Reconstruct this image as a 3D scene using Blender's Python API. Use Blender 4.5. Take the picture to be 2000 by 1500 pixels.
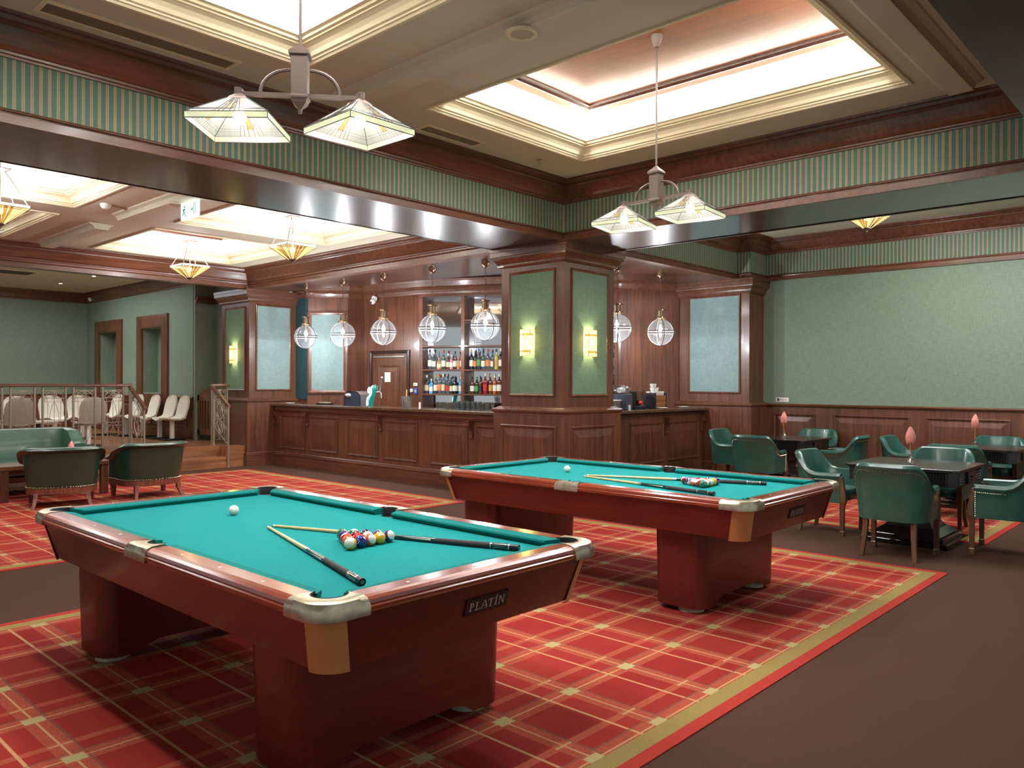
import bpy, math, random
from mathutils import Vector, Matrix
random.seed(7)
PI = math.pi
for o in list(bpy.data.objects): bpy.data.objects.remove(o)
SC = bpy.context.scene
COL = SC.collection
def R(d): return math.radians(d)

# ------------------------------------------------------------------ camera
EYE = Vector((0, 0, 1.55))
YAW, PITCH, ROLL = R(42.77), R(-0.1), R(0.2)
fw = Vector((math.cos(YAW)*math.cos(PITCH), math.sin(YAW)*math.cos(PITCH), math.sin(PITCH)))
rt = Vector((math.sin(YAW), -math.cos(YAW), 0)); up = rt.cross(fw)
rt, up = rt*math.cos(ROLL)+up*math.sin(ROLL), up*math.cos(ROLL)-rt*math.sin(ROLL)
cd = bpy.data.cameras.new('camera'); cam = bpy.data.objects.new('camera', cd); COL.objects.link(cam)
cd.sensor_width = 36; cd.lens = 27.92; cd.clip_start = .05; cd.clip_end = 100
m = Matrix((rt, up, -fw)).transposed().to_4x4(); m.translation = EYE
cam.matrix_world = m
SC.camera = cam

# ------------------------------------------------------------------ world, exposure
w = bpy.data.worlds.new('world'); SC.world = w; w.use_nodes = True
w.node_tree.nodes['Background'].inputs[0].default_value = (.93, .97, 1, 1)
w.node_tree.nodes['Background'].inputs[1].default_value = .4
vs = SC.view_settings
vs.view_transform = 'Standard'; vs.look = 'None'; vs.gamma = 1; vs.use_curve_mapping = False
vs.exposure = 0.2

# ------------------------------------------------------------------ coffer cove lights and added area fills
def area(name, loc, sx, sy, power, col=(1, .97, .92), rot=(0, 0, 0), spread=None):
    l = bpy.data.lights.new(name, 'AREA'); l.shape = 'RECTANGLE'; l.size = sx; l.size_y = sy
    l.energy = power; l.color = col
    if spread: l.spread = spread
    o = bpy.data.objects.new(name, l); COL.objects.link(o); o.location = loc; o.rotation_euler = rot
    return o
def point(name, loc, power, col=(1, .96, .9), r=.03, parent=None):
    l = bpy.data.lights.new(name, 'POINT'); l.energy = power; l.color = col; l.shadow_soft_size = r
    o = bpy.data.objects.new(name, l); COL.objects.link(o); o.location = loc
    if parent: o.parent = parent
    return o
ZC1, ZC2, ZB = 3.92, 3.60, 3.26          # bay ceilings, soffit height
COFFERS = [  # x0, x1, y0, y1, ceiling z, well depth, power
    (4.55, 6.70, 1.97, 5.18, ZC1, .41, 1.0), (1.18, 3.31, 1.97, 5.18, ZC1, .41, 1.0),
    (4.58, 6.80, 7.85, 10.10, ZC2, .36, .36), (1.15, 3.34, 7.85, 10.10, ZC2, .36, .36),
    (4.58, 6.80, 10.72, 12.96, ZC2, .36, .36), (1.15, 3.34, 10.72, 12.96, ZC2, .36, .36)]
COVE_W = 42
for (x0, x1, y0, y1, z, dp, pw) in COFFERS:
    a = .225; zz = z+dp-.015; wd = .13
    lx, ly = x1-x0-2*a, y1-y0-2*a
    tot = 2*(lx+ly)
    for (cx, cy, sx, sy) in (((x0+x1)/2, y0+a, lx, wd), ((x0+x1)/2, y1-a, lx, wd), (x0+a, (y0+y1)/2, wd, ly), (x1-a, (y0+y1)/2, wd, ly)):
        area('cove_light', (cx, cy, zz), sx, sy, COVE_W*pw*max(sx, sy)/tot*4, (.97, .98, 1) if z == ZC1 else (.90, .96, 1))
for x in (10.0, 12.0):
    pass
area('bay_fill', (10.4, 2.2, 3.90), 2.2, 2.6, 150, (.97, .98, 1))  # fill added to brighten the right bay and its wall, no fitting there
area('stage_fill', (5.2, 18.0, 3.72), 3.0, 4.0, 110, (.95, .98, 1))  # area fill added under the platform ceiling to lift its walls, not a fitting

# ------------------------------------------------------------------ mesh helper
class MB:
    def __init__(s): s.v = []; s.f = []; s.m = []; s.s = []
    def add(s, vs, fs, mi=0, smooth=False):
        b = len(s.v); s.v += [tuple(v) for v in vs]
        for f in fs: s.f.append([b+i for i in f]); s.m.append(mi); s.s.append(smooth)
        return s
    def box(s, x0, y0, z0, x1, y1, z1, mi=0):
        x0, x1 = min(x0, x1), max(x0, x1); y0, y1 = min(y0, y1), max(y0, y1); z0, z1 = min(z0, z1), max(z0, z1)
        v = [(x0,y0,z0),(x1,y0,z0),(x1,y1,z0),(x0,y1,z0),(x0,y0,z1),(x1,y0,z1),(x1,y1,z1),(x0,y1,z1)]
        return s.add(v, [(0,3,2,1),(4,5,6,7),(0,1,5,4),(1,2,6,5),(2,3,7,6),(3,0,4,7)], mi)
    def obox(s, c, U, V, N, hu, hv, hn, mi=0):
        c, U, V, N = Vector(c), Vector(U)*hu, Vector(V)*hv, Vector(N)*hn
        v = [c+a*U+b*V+d*N for d in (-1,1) for (a,b) in ((-1,-1),(1,-1),(1,1),(-1,1))]
        return s.add(v, [(0,3,2,1),(4,5,6,7),(0,1,5,4),(1,2,6,5),(2,3,7,6),(3,0,4,7)], mi)
    def frus(s, p, q, r1, r2, n=12, mi=0, smooth=True, caps=True, rot=0):
        p, q = Vector(p), Vector(q); d = (q-p).normalized()
        a = d.orthogonal().normalized() if abs(d.z) < .999 else Vector((1,0,0)); b = d.cross(a)
        v = []
        for c, r in ((p, r1), (q, r2)):
            for i in range(n):
                t = 2*PI*i/n+rot; v.append(c+a*(r*math.cos(t))+b*(r*math.sin(t)))
        s.add(v, [(i,(i+1)%n,n+(i+1)%n,n+i) for i in range(n)], mi, smooth)
        if caps:
            s.add(v[:n], [tuple(range(n-1,-1,-1))], mi); s.add(v[n:], [tuple(range(n))], mi)
        return s
    def lathe(s, prof, o=(0,0,0), n=16, mi=0, smooth=True, sq=False, mats=None):
        o = Vector(o); k = len(prof); v = []
        for i in range(n):
            t = 2*PI*i/n+(PI/n if n == 4 else 0)
            for (r, z) in prof: v.append(o+Vector((r*math.cos(t), r*math.sin(t), z)))
        for j in range(k-1):
            mj = mats[j] if mats else mi
            fs = [(i*k+j, ((i+1)%n)*k+j, ((i+1)%n)*k+j+1, i*k+j+1) for i in range(n)]
            s.add(v, fs, mj, smooth)
        return s
    def prism(s, pts, z0, z1, mi=0, mtop=None, smooth=False):
        n = len(pts); v = [(p[0],p[1],z0) for p in pts]+[(p[0],p[1],z1) for p in pts]
        s.add(v, [(i,(i+1)%n,n+(i+1)%n,n+i) for i in range(n)], mi, smooth)
        s.add(v[:n], [tuple(range(n-1,-1,-1))], mi); s.add(v[n:], [tuple(range(n))], mi if mtop is None else mtop)
        return s
    def sweep(s, path, prof, n=(0,0,1), closed=False, mi=0, smooth=False, caps=True, pclosed=False, mats=None):
        # profile point (a, b): a to the left of the path (n x dir), b along n; mitred corners
        n = Vector(n).normalized(); P = [Vector(p) for p in path]; N = len(P); k = len(prof); v = []
        for i in range(N):
            d1 = (P[i]-P[i-1]).normalized() if (closed or i > 0) else None
            d2 = (P[(i+1)%N]-P[i]).normalized() if (closed or i < N-1) else None
            if d1 is None: d1 = d2
            if d2 is None: d2 = d1
            l1, l2 = n.cross(d1), n.cross(d2); mm = l1+l2
            if mm.length < 1e-6: mm = l1
            mm = mm.normalized(); mm = mm/max(.2, mm.dot(l1))
            for (a, b) in prof: v.append(P[i]+mm*a+n*b)
        kk = k if pclosed else k-1
        for i in range(N if closed else N-1):
            j = (i+1)%N
            for q in range(kk):
                q2 = (q+1)%k
                s.add([v[i*k+q], v[j*k+q], v[j*k+q2], v[i*k+q2]], [(0,1,2,3)], mats[q] if mats else mi, smooth)
        if caps and not closed and k > 2:
            s.add(v[:k], [tuple(range(k-1,-1,-1))], mi); s.add(v[-k:], [tuple(range(k))], mi)
        return s
    def tube(s, path, r, n=6, mi=0, closed=False, smooth=True, caps=True):
        P = [Vector(p) for p in path]; N = len(P); v = []; a = None
        for i in range(N):
            if closed: d = (P[(i+1)%N]-P[i-1])
            else: d = P[min(i+1,N-1)]-P[max(i-1,0)]
            d.normalize()
            if a is None: a = d.orthogonal().normalized()
            a = (a-d*a.dot(d))
            a = a.normalized() if a.length > 1e-5 else d.orthogonal().normalized()
            b = d.cross(a); rr = r[i] if isinstance(r, (list, tuple)) else r
            for q in range(n):
                t = 2*PI*q/n; v.append(P[i]+a*(rr*math.cos(t))+b*(rr*math.sin(t)))
        fs = []
        for i in range(N if closed else N-1):
            j = (i+1)%N
            for q in range(n): fs.append((i*n+q, i*n+(q+1)%n, j*n+(q+1)%n, j*n+q))
        s.add(v, fs, mi, smooth)
        if caps and not closed:
            s.add(v[:n], [tuple(range(n-1,-1,-1))], mi); s.add(v[-n:], [tuple(range(n))], mi)
        return s
    def sphere(s, c, r, n=12, k=8, mi=0, sz=1):
        pr = [(max(1e-4, r*math.sin(PI*i/k)), -r*sz*math.cos(PI*i/k)) for i in range(k+1)]
        return s.lathe(pr, c, n, mi)
    def loft(s, rings, mi=0, smooth=True, closed=True, cap0=False, cap1=False):
        n = len(rings[0]); v = [p for r in rings for p in r]; fs = []
        for i in range(len(rings)-1):
            for q in range(n if closed else n-1): fs.append((i*n+q, i*n+(q+1)%n, (i+1)*n+(q+1)%n, (i+1)*n+q))
        s.add(v, fs, mi, smooth)
        if cap0: s.add(rings[0], [tuple(range(n-1,-1,-1))], mi)
        if cap1: s.add(rings[-1], [tuple(range(n))], mi)
        return s
    def xf(s, M):
        s.v = [tuple(M @ Vector(p)) for p in s.v]; return s
    def build(s, name, mats, parent=None, bevel=0, loc=None, fix=True):
        me = bpy.data.meshes.new(name); me.from_pydata(s.v, [], s.f)
        if not isinstance(mats, (list, tuple)): mats = [mats]
        for mm in mats: me.materials.append(mm)
        me.polygons.foreach_set('material_index', s.m); me.polygons.foreach_set('use_smooth', s.s)
        if fix:
            import bmesh
            bm = bmesh.new(); bm.from_mesh(me)
            bmesh.ops.remove_doubles(bm, verts=bm.verts, dist=2e-5)
            bmesh.ops.recalc_face_normals(bm, faces=bm.faces); bm.to_mesh(me); bm.free()
        if any(s.s): me.set_sharp_from_angle(angle=R(38))
        me.update()
        o = bpy.data.objects.new(name, me); COL.objects.link(o)
        if parent: o.parent = parent
        if loc: o.location = loc
        if bevel:
            b = o.modifiers.new('bevel', 'BEVEL'); b.width = bevel; b.segments = 2; b.limit_method = 'ANGLE'; b.angle_limit = R(40)
        return o
def tag(o, label, cat, group=None, kind=None):
    o['label'] = label; o['category'] = cat
    if group: o['group'] = group
    if kind: o['kind'] = kind
    return o
def thing(name, label, cat, loc=(0,0,0), rz=0, group=None):
    o = bpy.data.objects.new(name, None); COL.objects.link(o); o.empty_display_size = .1
    o.location = loc; o.rotation_euler = (0,0,rz)
    return tag(o, label, cat, group)
def struct(mb, name, mats, bevel=0, parent=None):
    o = mb.build(name, mats, parent, bevel)
    if not parent: o['kind'] = 'structure'
    return o
def dup(root, loc, rz, label=None, group=None, dz=None):
    r = root.copy(); COL.objects.link(r); r.location = loc; r.rotation_euler = (0,0,rz)
    if label: r['label'] = label
    if group: r['group'] = group
    for ch in list(root.children):
        c = ch.copy(); COL.objects.link(c); c.parent = r
        for g in list(ch.children):
            d = g.copy(); COL.objects.link(d); d.parent = c
    return r
def rrect(x0, y0, x1, y1, r, n=5):
    pts = []
    for (cx, cy, a) in ((x1-r,y0+r,-90),(x1-r,y1-r,0),(x0+r,y1-r,90),(x0+r,y0+r,180)):
        for i in range(n+1):
            t = R(a+90*i/n); pts.append((cx+r*math.cos(t), cy+r*math.sin(t)))
    return pts

# ------------------------------------------------------------------ materials
def lin(r, g, b):
    f = lambda c: (c/255/12.92) if c/255 <= .04045 else ((c/255+.055)/1.055)**2.4
    return (f(r), f(g), f(b), 1)
def newmat(name):
    mt = bpy.data.materials.new(name); mt.use_nodes = True; nt = mt.node_tree
    return mt, nt, nt.nodes['Principled BSDF']
def mat(name, col, rough=.5, metal=0, spec=.5, coat=0, emit=0, ecol=None, noise=0, nscale=40, bump=0, trans=0, sheen=0):
    mt, nt, b = newmat(name)
    b.inputs['Base Color'].default_value = col; b.inputs['Roughness'].default_value = rough
    b.inputs['Metallic'].default_value = metal; b.inputs['Specular IOR Level'].default_value = spec
    b.inputs['Coat Weight'].default_value = coat; b.inputs['Coat Roughness'].default_value = .1
    b.inputs['Transmission Weight'].default_value = trans
    if sheen: b.inputs['Sheen Weight'].default_value = sheen
    if emit:
        b.inputs['Emission Color'].default_value = ecol or col; b.inputs['Emission Strength'].default_value = emit
    if noise or bump:
        tc = nt.nodes.new('ShaderNodeTexCoord'); nz = nt.nodes.new('ShaderNodeTexNoise')
        nz.inputs['Scale'].default_value = nscale; nz.inputs['Detail'].default_value = 5
        nt.links.new(tc.outputs['Object'], nz.inputs['Vector'])
        if noise:
            rp = nt.nodes.new('ShaderNodeValToRGB')
            rp.color_ramp.elements[0].position = .3; rp.color_ramp.elements[1].position = .7
            rp.color_ramp.elements[0].color = tuple(c*(1-noise) for c in col[:3])+(1,)
            rp.color_ramp.elements[1].color = tuple(min(1, c*(1+noise)) for c in col[:3])+(1,)
            nt.links.new(nz.outputs['Fac'], rp.inputs['Fac']); nt.links.new(rp.outputs['Color'], b.inputs['Base Color'])
        if bump:
            bp = nt.nodes.new('ShaderNodeBump'); bp.inputs['Strength'].default_value = bump; bp.inputs['Distance'].default_value = .004
            nt.links.new(nz.outputs['Fac'], bp.inputs['Height']); nt.links.new(bp.outputs['Normal'], b.inputs['Normal'])
    return mt
def wood(name, c, axis='z', rough=.35, coat=.3, var=.45, planks=None, spec=.5, sc=1.0):
    mt, nt, b = newmat(name)
    tc = nt.nodes.new('ShaderNodeTexCoord'); mp = nt.nodes.new('ShaderNodeMapping')
    s = {'z': (20, 20, 1.2), 'x': (1.2, 20, 20), 'y': (20, 1.2, 20)}[axis]
    mp.inputs['Scale'].default_value = tuple(q*sc for q in s)
    nz = nt.nodes.new('ShaderNodeTexNoise'); nz.inputs['Scale'].default_value = 1.0; nz.inputs['Detail'].default_value = 7
    nz.inputs['Roughness'].default_value = .62; nz.inputs['Distortion'].default_value = .7
    rp = nt.nodes.new('ShaderNodeValToRGB'); e = rp.color_ramp.elements
    e[0].position = .32; e[1].position = .72
    e[0].color = tuple(q*(1-var) for q in c[:3])+(1,); e[1].color = tuple(q*(1+var) for q in c[:3])+(1,)
    nt.links.new(tc.outputs['Object'], mp.inputs['Vector']); nt.links.new(mp.outputs[0], nz.inputs['Vector'])
    nt.links.new(nz.outputs['Fac'], rp.inputs['Fac'])
    out = rp.outputs['Color']
    # slow patches from board to board
    n2 = nt.nodes.new('ShaderNodeTexNoise'); n2.inputs['Scale'].default_value = 1.3; n2.inputs['Detail'].default_value = 2
    nt.links.new(tc.outputs['Object'], n2.inputs['Vector'])
    mx = nt.nodes.new('ShaderNodeMix'); mx.data_type = 'RGBA'; mx.blend_type = 'MULTIPLY'; mx.inputs['Factor'].default_value = .5
    r2 = nt.nodes.new('ShaderNodeValToRGB'); r2.color_ramp.elements[0].color = (.62,.6,.6,1); r2.color_ramp.elements[1].color = (1.3,1.25,1.2,1)
    r2.color_ramp.elements[0].position = .3; r2.color_ramp.elements[1].position = .7
    nt.links.new(n2.outputs['Fac'], r2.inputs['Fac']); nt.links.new(out, mx.inputs[6]); nt.links.new(r2.outputs['Color'], mx.inputs[7])
    nt.links.new(mx.outputs[2], b.inputs['Base Color'])
    b.inputs['Roughness'].default_value = rough; b.inputs['Coat Weight'].default_value = coat; b.inputs['Coat Roughness'].default_value = .12
    b.inputs['Specular IOR Level'].default_value = spec
    return mt
class NB:   # tiny node expression builder
    def __init__(s, nt): s.nt = nt
    def mth(s, op, a, b=None, c=None):
        n = s.nt.nodes.new('ShaderNodeMath'); n.operation = op
        for i, q in enumerate((a, b, c)):
            if q is None: continue
            if isinstance(q, (int, float)): n.inputs[i].default_value = q
            else: s.nt.links.new(q, n.inputs[i])
        return n.outputs[0]
    def band(s, x, period, centre, half):   # 1 inside |x-centre| < half modulo period
        t = s.mth('SUBTRACT', x, centre-period/2); t = s.mth('FLOORED_MODULO', t, period)
        t = s.mth('ABSOLUTE', s.mth('SUBTRACT', t, period/2)); return s.mth('LESS_THAN', t, half)
    def mix(s, f, a, b):
        n = s.nt.nodes.new('ShaderNodeMix'); n.data_type = 'RGBA'
        for i, q in ((0, f), (6, a), (7, b)):
            if isinstance(q, (int, float, tuple)): n.inputs[i].default_value = q
            else: s.nt.links.new(q, n.inputs[i])
        return n.outputs[2]
def xyz(nt):
    tc = nt.nodes.new('ShaderNodeTexCoord'); sp = nt.nodes.new('ShaderNodeSeparateXYZ')
    nt.links.new(tc.outputs['Object'], sp.inputs[0]); return sp.outputs, tc
def noise_on(nt, tc, scale, detail=4):
    nz = nt.nodes.new('ShaderNodeTexNoise'); nz.inputs['Scale'].default_value = scale; nz.inputs['Detail'].default_value = detail
    nt.links.new(tc.outputs['Object'], nz.inputs['Vector']); return nz.outputs['Fac']
def stripes(name):
    mt, nt, b = newmat(name); o, tc = xyz(nt); N = NB(nt)
    u = N.mth('ADD', o[0], o[1]); P = .0535
    c = N.mix(N.band(u, P, 0, .0098), lin(70,104,84), lin(168,150,122))
    c = N.mix(N.band(u, P, 0, .0012), c, lin(96,70,54))
    c = N.mix(N.band(u, P, .0052, .0007), c, lin(120,96,74)); c = N.mix(N.band(u, P, -.0052, .0007), c, lin(120,96,74))
    nf = noise_on(nt, tc, 60)
    c = N.mix(N.mth('MULTIPLY', nf, .25), c, lin(70,74,60))
    nt.links.new(c, b.inputs['Base Color']); b.inputs['Roughness'].default_value = .6
    return mt
def fabric(name, c, d, rough=.8, spec=.25):
    mt, nt, b = newmat(name); o, tc = xyz(nt); N = NB(nt)
    def st(sx, sy, sz):
        mp = nt.nodes.new('ShaderNodeMapping'); mp.inputs['Scale'].default_value = (sx, sy, sz); nt.links.new(tc.outputs['Object'], mp.inputs['Vector'])
        nz = nt.nodes.new('ShaderNodeTexNoise'); nz.inputs['Scale'].default_value = 1; nz.inputs['Detail'].default_value = 3
        nt.links.new(mp.outputs[0], nz.inputs['Vector']); return nz.outputs['Fac']
    f = N.mth('MULTIPLY', N.mth('ADD', st(130,130,9), st(10,10,150)), .5)
    f = N.mth('MULTIPLY', N.mth('SUBTRACT', f, .32), 2.6)
    cl = nt.nodes.new('ShaderNodeClamp'); nt.links.new(f, cl.inputs[0])
    nt.links.new(N.mix(cl.outputs[0], d, c), b.inputs['Base Color'])
    b.inputs['Roughness'].default_value = rough; b.inputs['Specular IOR Level'].default_value = spec
    return mt
def plaid(name, x0, y0):
    mt, nt, b = newmat(name); o, tc = xyz(nt); N = NB(nt); X, Y = o[0], o[1]
    PX, PY = .4856, .521
    big = noise_on(nt, tc, 1.1, 2); fine = noise_on(nt, tc, 260, 2)
    c = N.mix(N.mth('MULTIPLY', N.mth('SUBTRACT', big, .3), 1.6), lin(140,40,35), lin(168,60,48))
    org = lin(178,98,70); lt = lin(188,142,100); ol = lin(174,158,108); gr = lin(120,84,66)
    half = N.mth('GREATER_THAN', fine, .5)
    for (v, P, c0, st) in ((X, PX, x0, -.16), (Y, PY, y0, .17)):
        bd = N.band(v, P, c0, .05); c = N.mix(N.mth('MULTIPLY', bd, N.mth('MULTIPLY_ADD', half, .4, .3)), c, org)
    c = N.mix(N.mth('MULTIPLY', N.band(Y, PY, y0+.17, .022), .55), c, org)
    c = N.mix(N.band(X, PX, x0-.16, .0075), c, lt)
    c = N.mix(N.mth('MULTIPLY', N.band(X, PX, x0+.055, .007), .6), c, gr)
    c = N.mix(N.mth('MULTIPLY', N.band(Y, PY, y0+.055, .007), .6), c, gr)
    c = N.mix(N.band(X, PX, x0, .005), c, lt); c = N.mix(N.band(Y, PY, y0, .005), c, lt)
    c = N.mix(N.mth('MULTIPLY', N.band(Y, PY, y0+.17, .006), N.band(X, PX, x0, .05)), c, lt)
    c = N.mix(N.mth('MULTIPLY', N.band(X, PX, x0, .044), N.band(Y, PY, y0, .034)), c, ol)
    f3 = N.mth('MULTIPLY_ADD', fine, .5, .75)
    mx = nt.nodes.new('ShaderNodeMix'); mx.data_type = 'RGBA'; mx.blend_type = 'MULTIPLY'; mx.inputs['Factor'].default_value = 1
    nt.links.new(c, mx.inputs[6]); cmb = nt.nodes.new('ShaderNodeCombineColor')
    for i in range(3): nt.links.new(f3, cmb.inputs[i])
    nt.links.new(cmb.outputs[0], mx.inputs[7]); nt.links.new(mx.outputs[2], b.inputs['Base Color'])
    b.inputs['Roughness'].default_value = .95; b.inputs['Specular IOR Level'].default_value = .1
    return mt
def thin_glass(name, tint=(1,1,1,1), refl=.12, rough=.02, haze=0.0):
    mt = bpy.data.materials.new(name); mt.use_nodes = True; nt = mt.node_tree; nt.nodes.clear()
    out = nt.nodes.new('ShaderNodeOutputMaterial'); t = nt.nodes.new('ShaderNodeBsdfTransparent'); g = nt.nodes.new('ShaderNodeBsdfGlossy')
    mx = nt.nodes.new('ShaderNodeMixShader'); t.inputs[0].default_value = tint; g.inputs['Roughness'].default_value = rough
    lw = nt.nodes.new('ShaderNodeLayerWeight'); lw.inputs[0].default_value = .5
    N = NB(nt); f = N.mth('MULTIPLY_ADD', N.mth('POWER', lw.outputs['Facing'], 3), .7, refl)
    nt.links.new(f, mx.inputs[0]); nt.links.new(t.outputs[0], mx.inputs[1]); nt.links.new(g.outputs[0], mx.inputs[2])
    nt.links.new(mx.outputs[0], out.inputs[0]); return mt
def pane(name, col, emit, trans=.5):
    # lit art glass: glowing, light passes partly
    mt, nt, b = newmat(name)
    b.inputs['Base Color'].default_value = tuple(c*.12 for c in col[:3])+(1,); b.inputs['Roughness'].default_value = .25
    b.inputs['Emission Color'].default_value = col; b.inputs['Emission Strength'].default_value = emit
    out = nt.nodes['Material Output']; t = nt.nodes.new('ShaderNodeBsdfTransparent'); t.inputs[0].default_value = col
    mx = nt.nodes.new('ShaderNodeMixShader'); mx.inputs[0].default_value = trans
    nt.links.new(b.outputs[0], mx.inputs[1]); nt.links.new(t.outputs[0], mx.inputs[2]); nt.links.new(mx.outputs[0], out.inputs[0])
    return mt

def hazy(name, f):
    mt = thin_glass(name, (.98,.99,1,1), .06); nt = mt.node_tree; out = [n for n in nt.nodes if n.type == 'OUTPUT_MATERIAL'][0]
    src = out.inputs[0].links[0].from_socket; tr = nt.nodes.new('ShaderNodeBsdfTranslucent'); tr.inputs[0].default_value = (.9,.95,1,1)
    tc = nt.nodes.new('ShaderNodeTexCoord'); sp = nt.nodes.new('ShaderNodeSeparateXYZ'); nt.links.new(tc.outputs['Object'], sp.inputs[0]); N = NB(nt)
    a = N.mth('ARCTAN2', sp.outputs[1], sp.outputs[0]); fl = N.mth('MULTIPLY_ADD', N.mth('SINE', N.mth('MULTIPLY', a, 48)), f*.5, f)   # moulded flutes
    mx = nt.nodes.new('ShaderNodeMixShader'); nt.links.new(fl, mx.inputs[0]); nt.links.new(src, mx.inputs[1]); nt.links.new(tr.outputs[0], mx.inputs[2]); nt.links.new(mx.outputs[0], out.inputs[0])
    return mt
WC = lin(102, 62, 43)
M = dict(
    wz=wood('wood_vertical', WC, 'z'), wx=wood('wood_along_x', WC, 'x'), wy=wood('wood_along_y', WC, 'y'),
    gx=wood('glossy_soffit_x', lin(66,42,36), 'x', rough=.3, coat=.6, var=.2), gy=wood('glossy_soffit_y', lin(70,44,36), 'y', rough=.3, coat=.6, var=.2),
    cof=wood('coffer_panel_wood', lin(180,116,76), 'y', rough=.28, coat=.5, var=.12),
    dk=wood('dark_walnut', lin(58,40,34), 'z', rough=.3), floorw=wood('oak_steps', lin(146,96,62), 'x', rough=.35, var=.4, sc=.6),
    arm=wood('chair_wood', lin(98,66,44), 'z', rough=.4), arm2=wood('armchair_wood', lin(116,64,44), 'z', rough=.4),
    pool=wood('pool_mahogany', lin(96,28,19), 'y', rough=.36, coat=.25, var=.28, sc=2.2), poolx=wood('pool_mahogany_x', lin(96,28,19), 'x', rough=.38, coat=.25, var=.25, sc=2.2),
    rail=wood('rail_mahogany', lin(146,64,40), 'y', rough=.22, coat=.8, var=.2), railx=wood('rail_mahogany_x', lin(146,64,40), 'x', rough=.22, coat=.8, var=.2),
    stripe=stripes('striped_wallpaper'), gfab=fabric('green_wallcloth', lin(140,154,134), lin(108,124,108)), gpan=fabric('green_panel_cloth', lin(126,154,130), lin(96,124,104), .7),
    bpan=fabric('grey_green_panel_cloth', lin(142,164,160), lin(112,136,134), .6),
    ceil=mat('ceiling_paint', lin(204,198,174), .75, spec=.2), crown=mat('crown_paint', lin(226,212,178), .6, spec=.3), well=mat('coffer_white', lin(240,234,220), .8, spec=.1),
    carpet=mat('brown_carpet', lin(80,57,45), .95, spec=.08, noise=.22, nscale=180), red=mat('carpet_border_red', lin(168,58,47), .95, spec=.08, noise=.15, nscale=220),
    olive=mat('carpet_border_olive', lin(146,126,74), .95, spec=.08, noise=.15, nscale=220),
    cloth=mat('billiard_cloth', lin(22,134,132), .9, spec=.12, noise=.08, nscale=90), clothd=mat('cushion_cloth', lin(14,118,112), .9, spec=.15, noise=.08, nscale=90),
    blk=mat('black_plastic', lin(22,20,20), .4), metal=mat('cast_metal', lin(198,186,160), .3, metal=.85, noise=.18, nscale=30), tan=mat('tan_laminate', lin(190,136,86), .4, noise=.05, nscale=8),
    foot=mat('leveller_foot', lin(170,156,130), .5, noise=.2), ivory=mat('ivory', lin(240,232,214), .12, coat=.6), white=mat('white_plastic', lin(232,230,222), .35),
    leather=mat('green_leather', lin(42,88,76), .3, spec=.55, coat=.25, noise=.14, nscale=9, bump=.05), leather2=mat('dark_green_leather', lin(30,62,46), .32, spec=.55, coat=.2, noise=.12, nscale=7),
    brass=mat('aged_brass', lin(158,136,110), .25, metal=.9), bronze=mat('bronze', lin(104,88,80), .45, metal=.4), nail=mat('nailheads', lin(220,200,160), .25, metal=.9),
    steel=mat('steel', lin(196,196,194), .28, metal=.9), rib=mat('dark_rib', lin(58,52,50), .4), iron=mat('railing_metal', lin(160,146,126), .38, metal=.55), lead=mat('leading', lin(52,46,40), .5, metal=.3),
    glass=thin_glass('clear_glass', (.97,.98,1,1), .10), bglass=thin_glass('bottle_glass', (.85,.9,.88,1), .18), globe=hazy('globe_glass', .010),
    mirror=mat('mirror', (.75,.77,.78,1), .03, metal=1), bulb=mat('lit_bulb', (1,1,1,1), emit=60, ecol=(1,.97,.92,1)), bulbw=mat('lit_warm_bulb', (1,1,1,1), emit=40, ecol=(1,.86,.6,1)),
    spot=mat('lit_downlight', (1,1,1,1), emit=14, ecol=(1,.97,.93,1)),
    granite=mat('granite_top', lin(96,74,56), .15, noise=.5, nscale=60, coat=.3), rubber=mat('rubber', lin(18,18,18), .7),
    tblack=wood('ebonised_wood', lin(34,24,24), 'x', rough=.22, coat=.5, var=.3), tblk=mat('black_lacquer', lin(20,16,16), .15, coat=.6),
    pink=mat('pink_spathe', lin(240,150,140), .35, coat=.3, noise=.12, nscale=14), stem=mat('flower_stem', lin(190,120,60), .5),
    cream=mat('cream_seat_shell', lin(216,210,192), .35, coat=.2), greyback=mat('grey_seat_back', lin(170,156,142), .5), grn=mat('sign_green', lin(60,150,130), .5),
    grille=mat('vent_grille', lin(176,164,132), .6), amber=mat('amber', lin(214,150,70), .3))

# ------------------------------------------------------------------ floor and carpets
struct(MB().box(-5, -4, -.1, 13.4, 22.2, 0), 'floor', M['carpet'])
def carpet(x0, x1, y0, y1, gx, gy, label):
    mb = MB(); z0, z1 = 0.0, .006
    rings = [(0, 0), (.068, 1), (.16, 2)]
    for i, (d, mi) in enumerate(rings):
        a = (x0+d, y0+d, x1-d, y1-d)
        if i < 2:
            e = rings[i+1][0]; b = (x0+e, y0+e, x1-e, y1-e)
            for q in ((a[0],a[1],a[2],b[1]),(a[0],b[3],a[2],a[3]),(a[0],b[1],b[0],b[3]),(b[2],b[1],a[2],b[3])):
                mb.add([(q[0],q[1],z1),(q[2],q[1],z1),(q[2],q[3],z1),(q[0],q[3],z1)], [(0,1,2,3)], mi)
        else:
            mb.add([(a[0],a[1],z1),(a[2],a[1],z1),(a[2],a[3],z1),(a[0],a[3],z1)], [(0,1,2,3)], 2)
    mb.add([(x0,y0,z0),(x1,y0,z0),(x1,y1,z0),(x0,y1,z0),(x0,y0,z1),(x1,y0,z1),(x1,y1,z1),(x0,y1,z1)], [(0,3,2,1),(0,1,5,4),(1,2,6,5),(2,3,7,6),(3,0,4,7)], 0)
    o = mb.build('plaid_carpet', [M['red'], M['olive'], plaid('plaid_carpet_weave', gx, gy)])
    tag(o, label, 'carpet', 'red plaid carpets set in the brown floor')
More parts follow.
